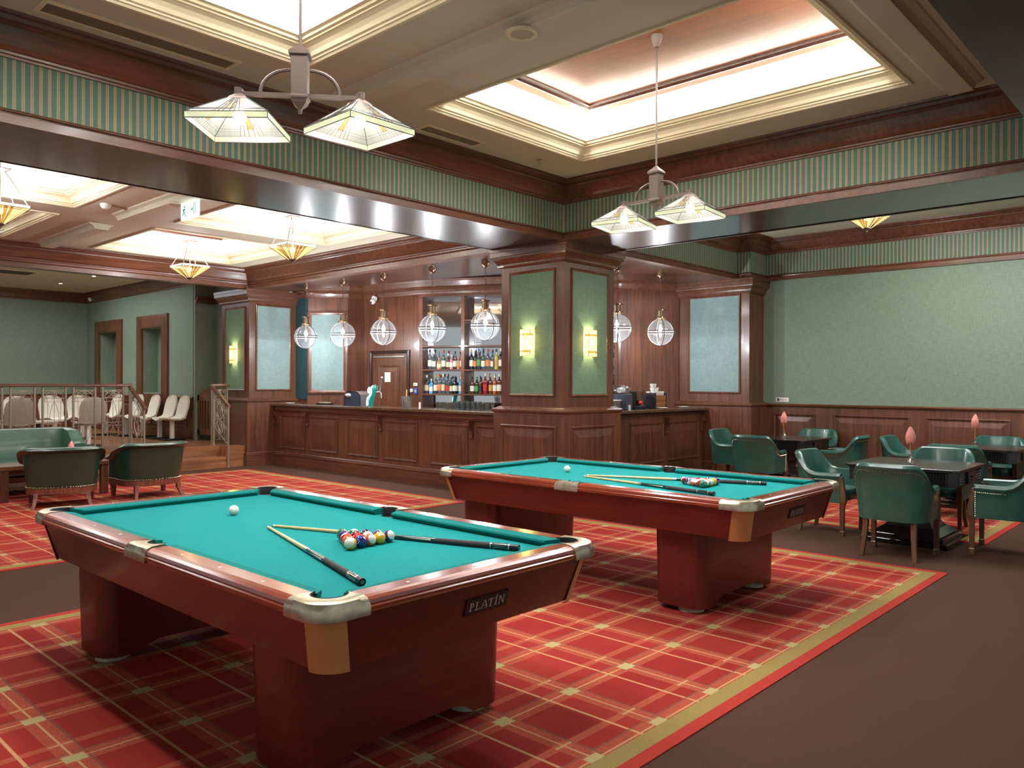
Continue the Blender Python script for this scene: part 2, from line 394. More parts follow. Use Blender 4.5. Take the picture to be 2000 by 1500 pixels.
carpet(-1.2, 7.19, 1.785, 5.80, 1.66, 1.958, 'red plaid carpet with olive border under the two pool tables')
carpet(-1.2, 7.14, 7.41, 12.95, 1.61, 7.585, 'red plaid carpet under the green armchairs in front of the bar')
carpet(8.73, 12.3, 1.84, 5.75, 8.90, 2.015, 'red plaid carpet under the card tables by the right wall')

# ------------------------------------------------------------------ ceilings
def holed(x0, x1, y0, y1, z, holes, mb, mi=0):
    xs = sorted({x0, x1, *[h[0] for h in holes], *[h[1] for h in holes]}); ys = sorted({y0, y1, *[h[2] for h in holes], *[h[3] for h in holes]})
    for i in range(len(xs)-1):
        for j in range(len(ys)-1):
            cx, cy = (xs[i]+xs[i+1])/2, (ys[j]+ys[j+1])/2
            if any(h[0] < cx < h[1] and h[2] < cy < h[3] for h in holes): continue
            mb.add([(xs[i],ys[j],z),(xs[i],ys[j+1],z),(xs[i+1],ys[j+1],z),(xs[i+1],ys[j],z)], [(0,1,2,3)], mi)
mb = MB()
holed(-5, 7.9, 1.0, 6.3, ZC1, [c for c in COFFERS if c[4] == ZC1], mb)
holed(-5, 7.9, 6.9, 13.55, ZC2, [c for c in COFFERS if c[4] == ZC2], mb)
holed(8.2, 13.0, -4, 6.4, ZC1, [], mb)
holed(-5, 8.0, 13.5, 22.0, 3.75, [], mb)
struct(mb, 'ceiling', M['ceil'])
for (x0, x1, y0, y1, z, dp, pw) in COFFERS:
    mb = MB()
    prof = [(-.035,-.0),(-.035,-.014),(-.01,-.014),(.0,.0),(.012,.004),(.012,.016),(.03,.022),(.04,.05),(.06,.075),(.088,.09),(.10,.092),(.10,.104),(.122,.108),(.122,.128),(.15,.134),(.15,dp+.07)]
    P = [(x0,y0,z),(x1,y0,z),(x1,y1,z),(x0,y1,z)]
    mb.sweep(P, prof, closed=True, mats=[0]*14+[1])
    mb.add([(x0+.14,y0+.14,z+dp+.07),(x1-.14,y0+.14,z+dp+.07),(x1-.14,y1-.14,z+dp+.07),(x0+.14,y1-.14,z+dp+.07)], [(0,1,2,3)], 1)
    struct(mb, 'ceiling_coffer', [M['crown'], M['well']])
    mb = MB(); a = .30; zz = z+dp
    mb.box(x0+a, y0+a, zz, x1-a, y1-a, zz+.03)
    o = struct(mb, 'ceiling_coffer_panel', M['cof'])
    mb = MB().sweep([(x0+a,y0+a,zz),(x1-a,y0+a,zz),(x1-a,y1-a,zz),(x0+a,y1-a,zz)], [(0,.0),(0,-.035),(.02,-.04),(.035,-.02),(.055,-.016),(.06,0)], closed=True)
    mb.build('panel_frame', M['wx'], o)
def strip(p, q, z, nm):
    pr = [(-.16,0),(-.15,-.012),(-.11,-.03),(-.09,-.06),(-.085,-.075),(.085,-.075),(.09,-.06),(.11,-.03),(.15,-.012),(.16,0)]
    struct(MB().sweep([(*p, z), (*q, z)], pr), nm, M['ceil'])
strip((3.93,1.3), (3.93,5.5), ZC1, 'trim_1'); strip((4.9,1.66), (7.0,1.66), ZC1, 'trim_2')
strip((3.96,10.95), (3.96,13.05), ZC2, 'trim_3'); strip((3.96,8.0), (3.96,10.2), ZC2, 'trim_4')

# ------------------------------------------------------------------ beams, friezes, cornices
struct(MB().box(-5, 6.03, ZB, 7.42, 7.13, 4.0), 'ceiling_beam', M['gx'])
struct(MB().box(7.42, -4, ZB, 8.47, 6.03, 4.0), 'ceiling_beam', M['gy'])
struct(MB().box(7.42, 6.03, ZB, 8.5, 7.13, 4.0), 'ceiling_beam', M['gx'])
struct(MB().box(-5, -.1, ZB, 7.42, 1.05, 4.0), 'ceiling_beam', M['gx'])
struct(MB().box(-5, 13.46, ZB, 7.43, 13.68, 4.0), 'ceiling_beam', M['wx'])
struct(MB().box(7.43, 7.13, ZB, 7.62, 13.5, 4.0), 'ceiling_bulkhead', M['wy'])
struct(MB().box(8.47, 6.15, ZB, 12.7, 6.3, 4.0), 'ceiling_bulkhead', M['wx'])
B1 = [(7.42,1.05),(7.42,6.03),(-5,6.03)]
B2 = [(-5,7.13),(7.43,7.13),(7.43,13.46),(-5,13.46)]
B3 = [(12.6,-4),(12.6,5.90),(12.05,5.90),(12.05,6.15),(8.47,6.15),(8.47,-4)]
p3 = lambda P, z=0: [(x, y, z) for x, y in P]
FR = [(.006,3.335),(.006,3.71)]
TRIM = [(0,3.352),(.012,3.352),(.016,3.346),(.026,3.338),(.028,3.33),(.014,3.326),(.012,3.318),(.02,3.314),(.02,3.252),(-.02,3.252)]
CORN = [(0,3.685),(.02,3.685),(.022,3.70),(.034,3.706),(.036,3.722),(.05,3.728),(.075,3.75),(.11,3.79),(.15,3.845),(.165,3.852),(.165,3.868),(.19,3.874),(.205,3.895),(.235,3.90),(.24,ZC1)]
CORN2 = [(0,3.254),(.012,3.254),(.012,3.322),(.03,3.328),(.036,3.342),(.036,3.358),(.055,3.364),(.058,3.38),(.08,3.40),(.115,3.46),(.15,3.515),(.165,3.52),(.165,3.542),(.19,3.548),(.205,3.575),(.24,3.58),(.24,ZC2)]
for i, P in enumerate((B1, B3)):
    struct(MB().sweep(p3(P), FR, caps=False), 'wall_frieze_%d' % (i+1), M['stripe'])
    struct(MB().sweep(p3(P), TRIM), 'trim_%d' % (5+2*i), M['wx'] if i == 0 else M['wy'])
    struct(MB().sweep(p3(P), CORN), 'trim_%d' % (6+2*i), M['wx'])
struct(MB().sweep(p3(B2), CORN2), 'trim_9', M['wx'])
# ------------------------------------------------------------------ panelled woodwork helpers
def rect3(O, U, w, h):
    O, U, V = Vector(O), Vector(U), Vector((0,0,1)); return [O, O+U*w, O+U*w+V*h, O+V*h]
MOULD = [(0,0),(0,.012),(.008,.018),(.02,.014),(.026,.006),(.036,.004),(.038,0)]
def raised(mb, O, N, w, h, fl=.09, mi=0, up_=.016):
    N = Vector(N); U = Vector((0,0,1)).cross(N); V = Vector((0,0,1))
    mb.sweep(rect3(O, U, w, h), MOULD, n=N, closed=True, mi=mi, smooth=False)
    a, b = .05, .05+fl; O = Vector(O)
    q = lambda d, z: [O+U*d+V*d+N*z, O+U*(w-d)+V*d+N*z, O+U*(w-d)+V*(h-d)+N*z, O+U*d+V*(h-d)+N*z]
    A, B = q(a, .002), q(b, up_); mb.add(A+B, [(0,1,5,4),(1,2,6,5),(2,3,7,6),(3,0,4,7),(4,5,6,7)], mi)
def framed(N, O, w, h, pcloth, root, fr=.05):
    # cloth panel in a wooden bead frame, O = lower left corner seen from the front
    N = Vector(N); U = Vector((0,0,1)).cross(N); V = Vector((0,0,1)); O = Vector(O)
    c = O+U*w/2+V*h/2
    MB().obox(c+N*.003, U, V, N, w/2, h/2, .003).build('cloth_panel', pcloth, root)
    MB().sweep(rect3(O-U*.02-V*.02, U, w+.04, h+.04), [(0,0),(0,.016),(.012,.022),(.022,.014),(.03,.01),(.034,0)], n=N, closed=True).build('panel_frame', M['wz'], root)
def pillar(x0, y0, x1, y1, faces, cl, lower=True, base=0.0):
    mb = MB().box(x0+.03, y0+.03, base, x1-.03, y1-.03, ZB)
    mb.box(x0-.04, y0-.04, base, x1+.04, y1+.04, 1.18)
    o = struct(mb, 'pillar', M['wz'])
    C = [(x0,y0),(x1,y0),(x1,y1),(x0,y1)]      # ccw, outward is right: use negative offsets
    led = [(-.04,1.17),(-.055,1.18),(-.062,1.195),(-.062,1.21),(-.045,1.222),(-.02,1.228),(-.0,1.245),(.03,1.25)]
    MB().sweep(p3(C), led, closed=True).build('ledge', M['wx'], o)
    cap = [(.03,3.02),(.01,3.02),(.0,3.035),(-.012,3.04),(-.012,3.06),(-.02,3.08),(-.04,3.11),(-.065,3.13),(-.068,3.15),(-.078,3.155),(-.078,3.21),(-.085,3.215),(-.085,ZB-.001)]
    MB().sweep(p3(C), cap, closed=True).build('capital', M['wx'], o)
    MB().sweep(p3(C), [(-.04,base+.25),(-.055,base+.245),(-.06,base+.235),(-.06,base+.225),(-.052,base+.22),(-.062,base+.21),(-.062,base)], closed=True).build('plinth', M['wx'], o)
    for (N, O, w, h, lw) in faces:
        framed(N, O, w, h, cl if not isinstance(cl, dict) else cl[N], o)
        if lower and lw:
            q = MB(); Nn = Vector(N); U = Vector((0,0,1)).cross(Nn)
            raised(q, Vector(O)+U*(-.10)+Vector((0,0,.32+base-O[2]))+Nn*.071, N, w+.2, .70)
            q.build('raised_panel', M['wz'], o)
    return o
XN, YN = (-1,0,0), (0,-1,0)
pillar(7.42, 6.01, 8.50, 7.11, [(XN,(7.45,6.92,1.40),.72,1.53,True),(YN,(7.60,6.04,1.40),.72,1.53,True)], M['gpan'])
pillar(7.42, 13.46, 8.50, 14.55, [(XN,(7.45,14.36,1.40),.72,1.53,False),(YN,(7.60,13.49,1.40),.70,1.57,False)], {XN: M['gpan'], YN: M['bpan']})
pillar(12.05, 5.90, 12.66, 7.25, [(XN,(12.08,7.02,1.40),.92,1.60,False)], M['bpan'])

# ------------------------------------------------------------------ walls
struct(MB().box(12.6, -4, 1.2, 12.8, 6.0, ZC1+.1), 'wall_right', M['gfab'])
mb = MB().box(12.58, -4, 0, 12.8, 6.0, 1.2)
for (a, b) in ((5.80,4.99),(4.82,3.58),(3.49,2.30),(2.20,1.0)): raised(mb, (12.58, a-.06, .30), XN, a-b-.12, .76, .07, up_=.022)
struct(mb, 'wall_right_wainscot', M['wz'])
struct(MB().sweep([(12.58,-4,0),(12.58,5.9,0)], [(0,1.165),(.012,1.17),(.02,1.185),(.03,1.19),(.034,1.205),(.026,1.215),(.0,1.222),(-.04,1.225)]), 'trim_10', M['wy'])
struct(MB().sweep([(12.58,-4,0),(12.58,5.9,0)], [(0,.24),(.012,.235),(.016,.22),(.02,.2),(.02,0)]), 'baseboard_right', M['wy'])
# bar back walls
BW = [(8.50,13.6),(8.44,13.5),(8.44,13.10),(8.97,12.55),(9.35,12.55),(9.48,11.05),(11.01,7.75),(11.04,7.73),(12.05,7.22),(12.7,7.2)]
mb = MB(); mb.sweep([(x,y,0) for x, y in BW[:2]][::1]+[(x,y,0) for x, y in BW[2:6]], [(0,0),(0,3.42)], caps=False)
mb.sweep([(9.48,11.05,0),(9.75,11.17,0),(11.28,7.87,0),(11.01,7.75,0)], [(0,0),(0,3.42)], caps=False)
mb.sweep([(x,y,0) for x, y in BW[6:]], [(0,0),(0,3.42)], caps=False)
o = struct(mb, 'wall_bar', M['wz'])
MB().sweep([(x,y,0) for x, y in BW[1:]], [(-.006,3.14),(-.02,3.15),(-.03,3.18),(-.05,3.22),(-.052,3.26),(-.09,3.28),(-.12,3.36),(-.14,3.40)]).build('cornice', M['wx'], o)
# framed cloth panel on the slanting pilaster and the teal wall beside the pillar
N = Vector((-.72,-.694,0)).normalized(); U = Vector((0,0,1)).cross(N)
c0 = Vector((8.44,13.10,0)); ln = (Vector((8.97,12.55,0))-c0).length; Ud = (Vector((8.97,12.55,0))-c0).normalized()
MB().obox(c0+Ud*(ln*.5)+N*.02+Vector((0,0,2.1)), Ud, (0,0,1), N, ln*.43, .72, .006).build('cloth_panel', M['bpan'], o)
MB().sweep([c0+Ud*(ln*.05)+N*.0+Vector((0,0,1.36)), c0+Ud*(ln*.95)+Vector((0,0,1.36)), c0+Ud*(ln*.95)+Vector((0,0,2.86)), c0+Ud*(ln*.05)+Vector((0,0,2.86))], [(-.03,0),(-.03,.04),(.0,.045),(.04,.03),(.05,.01)], n=N, closed=True).build('panel_frame', M['wz'], o)
MB().box(8.425, 13.09, 1.22, 8.439, 13.5, 3.3).build('cloth_panel', mat('teal_wallcloth', lin(28,66,74), .8), o)
struct(MB().add([(7.5,6.2,3.41),(7.5,13.6,3.41),(12.7,13.6,3.41),(12.7,6.2,3.41)], [(0,1,2,3)]), 'ceiling_bar', M['gy'])
struct(MB().prism([(8.505,6.305),(12.6,6.305),(12.6,7.35),(10.4,7.35),(9.30,7.62),(9.06,8.6),(8.41,11.9),(8.2,13.0),(8.2,13.455),(7.625,13.455),(7.625,7.135),(8.505,7.135)], ZB, 3.405), 'ceiling_bar_soffit', M['gy'])
# door of the bar
Dd = Vector((9.48-9.35, 11.05-12.55, 0)).normalized(); Dn = Vector((Dd.y, -Dd.x, 0)); Dn = -Dn if Dn.x > 0 else Dn
D0 = Vector((9.35,12.55,0)); dv = lambda s, z, n=0: D0+Dd*s+Vector((0,0,z))+Dn*n
door = MB().obox(dv(.72, 1.02, .012), Dd, (0,0,1), Dn, .46, 1.02, .012).build('door_1', M['wz']); door['kind'] = 'structure'
MB().sweep([dv(1.19,0),dv(1.19,2.09),dv(.24,2.09),dv(.24,0)], [(.0,0),(.0,.03),(-.03,.04),(-.055,.03),(-.06,0)], n=Dn).build('door_frame', M['dk'], door)
q = MB(); raised(q, dv(.44, .45, .025), Dn, .56, 1.42, .07); raised(q, dv(.44, .1, .025), Dn, .56, .28, .05); q.build('door_panel', M['wz'], door)
MB().obox(dv(.30, 1.78, .03), Dd, (0,0,1), Dn, .012, .07, .01).build('hinge', M['brass'], door)
MB().obox(dv(.72, 2.03, .035), Dd, (0,0,1), Dn, .42, .01, .012).build('threshold_strip', M['steel'], door)
o = MB().obox(dv(.70, 1.645, .044), Dd, (0,0,1), Dn, .075, .09, .004).build('notice_sheet', M['white'])
tag(o, 'white paper notice fixed on the dark bar door', 'notice')

# ------------------------------------------------------------------ raised platform at the back
struct(MB().prism([(-5,14.05),(5.56,14.05),(5.56,13.8),(7.05,13.8),(7.05,14.05),(8.0,14.05),(8.0,22),(-5,22)], 0, .38, 0), 'floor_platform', M['floorw'])
struct(MB().box(5.56, 13.5, 0, 7.05, 13.8, .19), 'floor_step', M['floorw'])
struct(MB().box(7.05, 13.5, 0, 7.38, 13.8, .38), 'floor_step_side', M['floorw'])
struct(MB().box(-5, 14.02, .30, 5.56, 14.05, .395), 'trim_11', M['floorw'])
struct(MB().box(-5, 21.5, .38, 7.6, 21.7, 3.8), 'wall_back', M['gfab'])
NI = ((19.24,20.87),(16.80,18.37))
mb = MB()
ys = [15.66, NI[1][0]+.28, NI[1][1]-.28, NI[0][0]+.28, NI[0][1]-.28, 21.5]
for i in (0, 2, 4): mb.box(7.43, ys[i], .38, 7.8, ys[i+1], 3.8)
for i in (1, 3): mb.box(7.43, ys[i], .38, 7.8, ys[i+1], 1.3); mb.box(7.43, ys[i], 2.72, 7.8, ys[i+1], 3.8); mb.box(7.75, ys[i], 1.3, 7.85, ys[i+1], 2.72)
mb.box(7.85, 14.5, .38, 8.0, 15.7, 3.8); mb.box(7.43, 15.6, .38, 7.95, 15.68, 3.8)
struct(mb, 'wall_side', M['gfab'])
for i, (a, b) in enumerate(NI):
    mb = MB()
    mb.sweep([(7.43,b-.14,1.25),(7.43,b-.14,2.86),(7.43,a+.14,2.86),(7.43,a+.14,1.25)], [(-.14,0),(-.14,.05),(-.1,.06),(.1,.05),(.14,.045),(.14,-.32)], n=XN)
    mb.box(7.38, a, .9, 7.43, b, 1.28)
    struct(mb, 'niche_frame_%d' % (i+1), M['wz'])  # wooden surround of a blind niche in the platform wall, no glazing
mb = MB().box(7.405, 15.66, .38, 7.43, 21.5, 1.22).box(-5, 21.475, .38, 7.43, 21.5, 1.22)
for k in range(6): raised(mb, (7.405, 16.6+k*.85, .62), XN, .7, .48, .06)
struct(mb, 'wall_side_wainscot', M['wz'])
S = [(7.43,15.66),(7.43,21.5),(-5,21.5)]
struct(MB().sweep(p3(S), [(0,1.19),(.03,1.195),(.045,1.215),(.03,1.235),(0,1.24)]), 'trim_12', M['wy'])
struct(MB().sweep(p3(S), [(0,3.50),(.015,3.50),(.02,3.53),(.04,3.55),(.07,3.62),(.11,3.70),(.12,3.72),(.13,3.75)]), 'trim_13', M['wy'])
struct(MB().sweep([(7.85,14.55,0),(7.85,15.6,0),(7.43,15.6,0)], [(0,3.14),(.03,3.15),(.05,3.19),(.09,3.23),(.1,3.26)]), 'trim_14', M['wy'])
struct(MB().sweep([(7.405,15.66,.38),(7.405,21.5,.38)], [(0,.18),(.015,.17),(.02,.0)]), 'baseboard_side', M['wy'])

# ------------------------------------------------------------------ bar counter
bar = thing('bar_counter', 'long L-shaped panelled wooden bar with brown granite top behind the pillar', 'bar counter', (7.95, 10, 0))
bo = Vector((7.95, 10, 0))
def bb(mb, name, mats, bevel=0, parent=None): mb.v = [tuple(Vector(p)-bo) for p in mb.v]; return mb.build(name, mats, parent or bar, bevel)
bb(MB().box(7.95, 7.19, 0, 8.35, 13.385, 1.08), 'front', M['wz'])
bb(MB().box(8.61, 6.72, 0, 11.97, 7.1, 1.08), 'front', M['wz'])
PY = [(13.247,12.4),(12.24,11.411),(11.122,10.297),(10.151,9.322),(9.031,8.208),(8.064,7.26)]
for (a, b) in PY:
    q = MB(); raised(q, (7.95, a, .32), XN, a-b, .62, .10); bb(q, 'raised_panel', M['wz'])
for (a, b) in ((8.68,9.66),(9.84,10.77),(10.90,11.86)):
    q = MB(); raised(q, (a, 6.72, .32), YN, b-a, .62, .10); bb(q, 'raised_panel', M['wz'])
AP = [(.0,1.0),(.03,1.005),(.035,1.02),(.05,1.03),(.05,1.085),(.08,1.10)]
bb(MB().sweep([(7.95,7.19,0),(7.95,13.385,0)], AP), 'apron', M['wy']); bb(MB().sweep([(11.97,6.72,0),(8.61,6.72,0)], [(-a, b) for a, b in AP]), 'apron', M['wx'])
BS = [(0,.25),(.012,.245),(.018,.235),(.018,.222),(.026,.215),(.03,.20),(.03,.19),(.02,.185),(.02,0)]
bb(MB().sweep([(7.95,7.19,0),(7.95,13.385,0)], BS), 'plinth', M['wy']); bb(MB().sweep([(11.97,6.72,0),(8.61,6.72,0)], [(-a, b) for a, b in BS]), 'plinth', M['wx'])
bb(MB().box(7.84, 7.19, 1.10, 8.42, 13.385, 1.145), 'countertop', M['granite'], .008)
bb(MB().box(8.61, 6.61, 1.10, 11.97, 7.16, 1.145), 'countertop', M['granite'], .008)
def corbel(p, N):
    N = Vector(N); U = Vector((0,0,1)).cross(N); p = Vector(p)
    pr = [(.0,.0),(.02,.0),(.03,.03),(.022,.06),(.03,.10),(.05,.15),(.085,.19),(.09,.22),(.07,.235),(.09,.25),(.095,.27),(0,.27)]
    q = MB(); A = [p+N*a+Vector((0,0,b))+U*.03 for a, b in pr]; B = [p+N*a+Vector((0,0,b))-U*.03 for a, b in pr]; n = len(pr)
    q.add(A+B, [(i,(i+1)%n,n+(i+1)%n,n+i) for i in range(n)]+[tuple(range(n)), tuple(range(2*n-1,n-1,-1))])
    bb(q, 'corbel', M['wz'])
for y in (13.32, 12.32, 10.224, 8.136): corbel((7.95, y, .74), XN)
for x in (10.84, 11.92): corbel((x, 6.72, .74), YN)

# ------------------------------------------------------------------ pool tables (local: x across, y along, origin on the floor under the centre)
HW, HL, ZT, ZL, ZP = .7625, 1.425, .82, .772, .782
def ends_rect(a):  # inset rectangle
    return (-HW+a, -HL+a, HW-a, HL-a)
def make_table(label):
    t = thing('pool_table', label, 'pool table', (0,0,0), 0, 'pool tables on the plaid carpet')
    # apron tapering inwards
    q = MB(); n = 8
    A = [(x, y, ZL) for x, y in rrect(*ends_rect(.03), .10, n)]; B = [(x, y, .565) for x, y in rrect(*ends_rect(.085), .10, n)]
    q.loft([A, B], 0, True, True, True, True); q.build('apron', M['pool'], t)
    rr0, rr1 = rrect(*ends_rect(.026), .10, n), rrect(*ends_rect(.081), .10, n)
    for k in range(4):
        i0 = k*(n+1); q = MB(); P0 = rr0[i0:i0+n+1]; P1 = rr1[i0:i0+n+1]
        q.loft([[(x,y,ZL+.004) for x, y in P0], [(x,y,.555) for x, y in P1]], 0, True, False)
        q.loft([[(x,y,.555) for x, y in P1], [(x*.985,y*.992,.555) for x, y in P1]], 0, False, False)
        o = q.build('corner_trim', M['tan'], t)
        if k == 0: pass
    # rails
    PRF = [(.03,ZL-.004),(.004,ZL-.004),(.0,ZL+.004),(.0,ZL+.014),(.006,ZL+.018),(.006,ZL+.024),(.010,ZL+.036),(.022,ZT-.004),(.038,ZT),(.105,ZT),(.108,ZT-.006),(.108,ZL+.0)]
    def rail(p, qq, m): MB().sweep([(*p,0),(*qq,0)], PRF, pclosed=True, smooth=False).build('rail', m, t)
    c = .20; sp = .105
    rail((-HW, HL-c), (-HW, sp), M['rail']) if 0 else None
    # left of travel must be inwards: ccw
    rail((HW, -HL+c), (HW, -sp), M['rail']); rail((HW, sp), (HW, HL-c), M['rail'])
    rail((-HW, HL-c), (-HW, sp), M['rail']); rail((-HW, -sp), (-HW, -HL+c), M['rail'])
    rail((-HW+c, -HL), (HW-c, -HL), M['railx']); rail((HW-c, HL), (-HW+c, HL), M['railx'])
    # cushions
    def cushion(p, qq, e0, e1):
        P, Q = Vector((*p,0)), Vector((*qq,0)); d = (Q-P).normalized(); l = Vector((0,0,1)).cross(d); L = (Q-P).length
        def sec(u, de): return [P+d*(u+de*(a-.1)*11)+l*a+Vector((0,0,z)) for a, z in ((.106,ZT-.001),(.158,ZT-.008),(.162,ZT-.016),(.146,ZP),(.106,ZP))]
        a, b = sec(0, e0), sec(L, -e1); k = len(a); q = MB()
        q.add(a+b, [(i,(i+1)%k,k+(i+1)%k,k+i) for i in range(k)]+[tuple(range(k-1,-1,-1)), tuple(range(k,2*k))]); q.build('cushion', M['clothd'], t)
    k0, k1 = .165, .062
    cushion((HW, -HL+k0), (HW, -k1), .085, .03); cushion((HW, k1), (HW, HL-k0), .03, .085)
    cushion((-HW, HL-k0), (-HW, k1), .085, .03); cushion((-HW, -k1), (-HW, -HL+k0), .03, .085)
    cushion((-HW+k0, -HL), (HW-k0, -HL), .085, .085); cushion((HW-k0, HL), (-HW+k0, HL), .085, .085)
    # bed
    a = .112; x, y = HW-a, HL-a; cc = .075; pts = []
    for (sx, sy) in ((1,-1),(1,1),(-1,1),(-1,-1)):
        c1 = (sx*x, sy*(y-cc)); c2 = (sx*(x-cc), sy*y)
        mid = (sx*(x-cc*.75), sy*(y-cc*.75))
        pts += [c2, mid, c1] if (sx*sy < 0) else [c1, mid, c2]
        if (sx, sy) == (1,-1): pts += [(x,-.055),(x-.035,-.035),(x-.045,0),(x-.035,.035),(x,.055)]
        if (sx, sy) == (-1,1): pts += [(-x,.055),(-x+.035,.035),(-x+.045,0),(-x+.035,-.035),(-x,-.055)]
    MB().prism(pts, ZP-.03, ZP).build('bed', M['cloth'], t)
    # castings and pocket liners
    def casting(place, inner, outer, liner_c, liner_r):
        q = MB(); rings = []
        for I, O in zip(inner, outer):
            I, O = Vector((*I,0)), Vector((*O,0)); d = (I-O); L = d.length; d = d/L
            f = min(1, L/.1)
            rings.append([I+Vector((0,0,ZL)), I+Vector((0,0,ZT+.003)), O+d*(.038*f)+Vector((0,0,ZT+.004)), O+d*(.016*f)+Vector((0,0,ZT-.002)), O+d*(.003*f)+Vector((0,0,ZT-.018)), O-d*.002+Vector((0,0,ZT-.03)), O-d*.002+Vector((0,0,ZL-.012)), O+d*(.02*f)+Vector((0,0,ZL-.014))])
        q.loft(rings, 0, True, False); k = len(rings[0])
        q.add(rings[0], [tuple(range(k))]); q.add(rings[-1], [tuple(range(k))])
        q.xf(place); o = q.build('pocket_casting', M['metal'], t)
        a0, a1 = (108, 342) if liner_c[1] else (95, 265)
        pr = [(liner_r+.001,ZT+.001),(liner_r-.005,ZT+.005),(liner_r-.007,ZT-.0),(liner_r-.012,ZT-.055)]
        q = MB().loft([[(liner_c[0]+rr_*math.cos(R(a0+(a1-a0)*i/20)), liner_c[1]+rr_*math.sin(R(a0+(a1-a0)*i/20)), zz) for rr_, zz in pr] for i in range(21)], 0, True, False)
        q.prism([(liner_c[0]+(liner_r-.012)*math.cos(R(i*18)), liner_c[1]+(liner_r-.012)*math.sin(R(i*18))) for i in range(20)], ZT-.07, ZT-.055)
        q.xf(place); q.build('pocket_liner', M['rubber'], o)
    inn, out = [], []; N_ = 22; cx = .128; r = .066
    for i in range(N_+1):
        u = i/N_; an = R(112+u*226); inn.append((cx+r*math.cos(an), cx+r*math.sin(an)))
        if u < .27: out.append((0, .205-(u/.27)*.095))
        elif u > .73: out.append((.11+((u-.73)/.27)*.095, 0))
        else: an = R(180+(u-.27)/.46*90); out.append((.11+.11*math.cos(an), .11+.11*math.sin(an)))
    for (sx, sy) in ((1,1),(-1,1),(-1,-1),(1,-1)):
        Mx = Matrix.Translation((-HW*sx, -HL*sy, 0)) @ Matrix.Diagonal((sx, sy, 1, 1))
        casting(Mx, inn, out, (cx, cx), r)
    inn, out = [], []
    for i in range(N_+1):
        u = i/N_; an = R(98+u*164); inn.append((.118+.058*math.cos(an), .058*math.sin(an)*1.0)); out.append((0, .108-u*.216))
    for sx in (1, -1):
        casting(Matrix.Translation((-HW*sx, 0, 0)) @ Matrix.Diagonal((sx, 1, 1, 1)), inn, out, (.118, 0), .058)
    # rail sights
    sg = None
    for s in (1, -1):
        for (x, y) in [(s*(HW-.065), k*(HL-.13)/4) for k in (-3,-2,-1,1,2,3)]+[(k*.34, s*(HL-.065)) for k in (-1,0,1)]:
            if sg is None: o = sg = MB().lathe([(.008,.0005),(.001,.0014)], n=8).build('rail_sight', M['ivory'], t)
            else: o = sg.copy(); COL.objects.link(o)
            o.location = (x, y, ZT)
    # pedestals
    for yc in (-.80, 1.12):
        o2 = []; nn = 7; X, Y, r = .56, .19, .10
        o2 = rrect(-X, yc-Y, X, yc+Y, r, nn)
        dense = []
        for i, p in enumerate(o2):
            p2 = o2[(i+1)%len(o2)]; L = math.dist(p, p2); k = max(1, int(L/.05))
            dense += [(p[0]+(p2[0]-p[0])*j/k, p[1]+(p2[1]-p[1])*j/k) for j in range(k)]
        zb = lambda x: .035+.055*max(0, min(1, (.34-abs(x))/.05))
        top = [(x*1.03, y+(y-yc)*.03, .565) for x, y in dense]; bot = [(x, y, zb(x)) for x, y in dense]
        pd = MB().loft([top, bot], 0, True, True).build('pedestal', M['poolx'], t)
        for sx in (1, -1): MB().lathe([(.001,.045),(.075,.045),(.085,.02),(.09,.001),(.001,.001)], (sx*(X-.11), yc-.05, 0), 18).build('leveller_foot', M['foot'], pd)
    # nameplate on the front end
    sl = .055/.207; dn = Vector((0,-1,-sl)).normalized(); du = Vector((1,0,0)); dvv = dn.cross(du)
    if dvv.z < 0: dvv = -dvv
    pc = Vector((.055, -HL+.03+(ZL-.668)*sl, .668))+dn*.004
    np_ = MB().obox(pc, du, dvv, dn, .118, .034, .003).build('nameplate', M['blk'], t)
    q = MB(); stroke(q, 'PLATIN', pc+dn*.0035, du, dvv, dn, .2, .036); q.build('lettering', mat('silver_letters', lin(196,186,168), .4, metal=.3), np_)
    return t
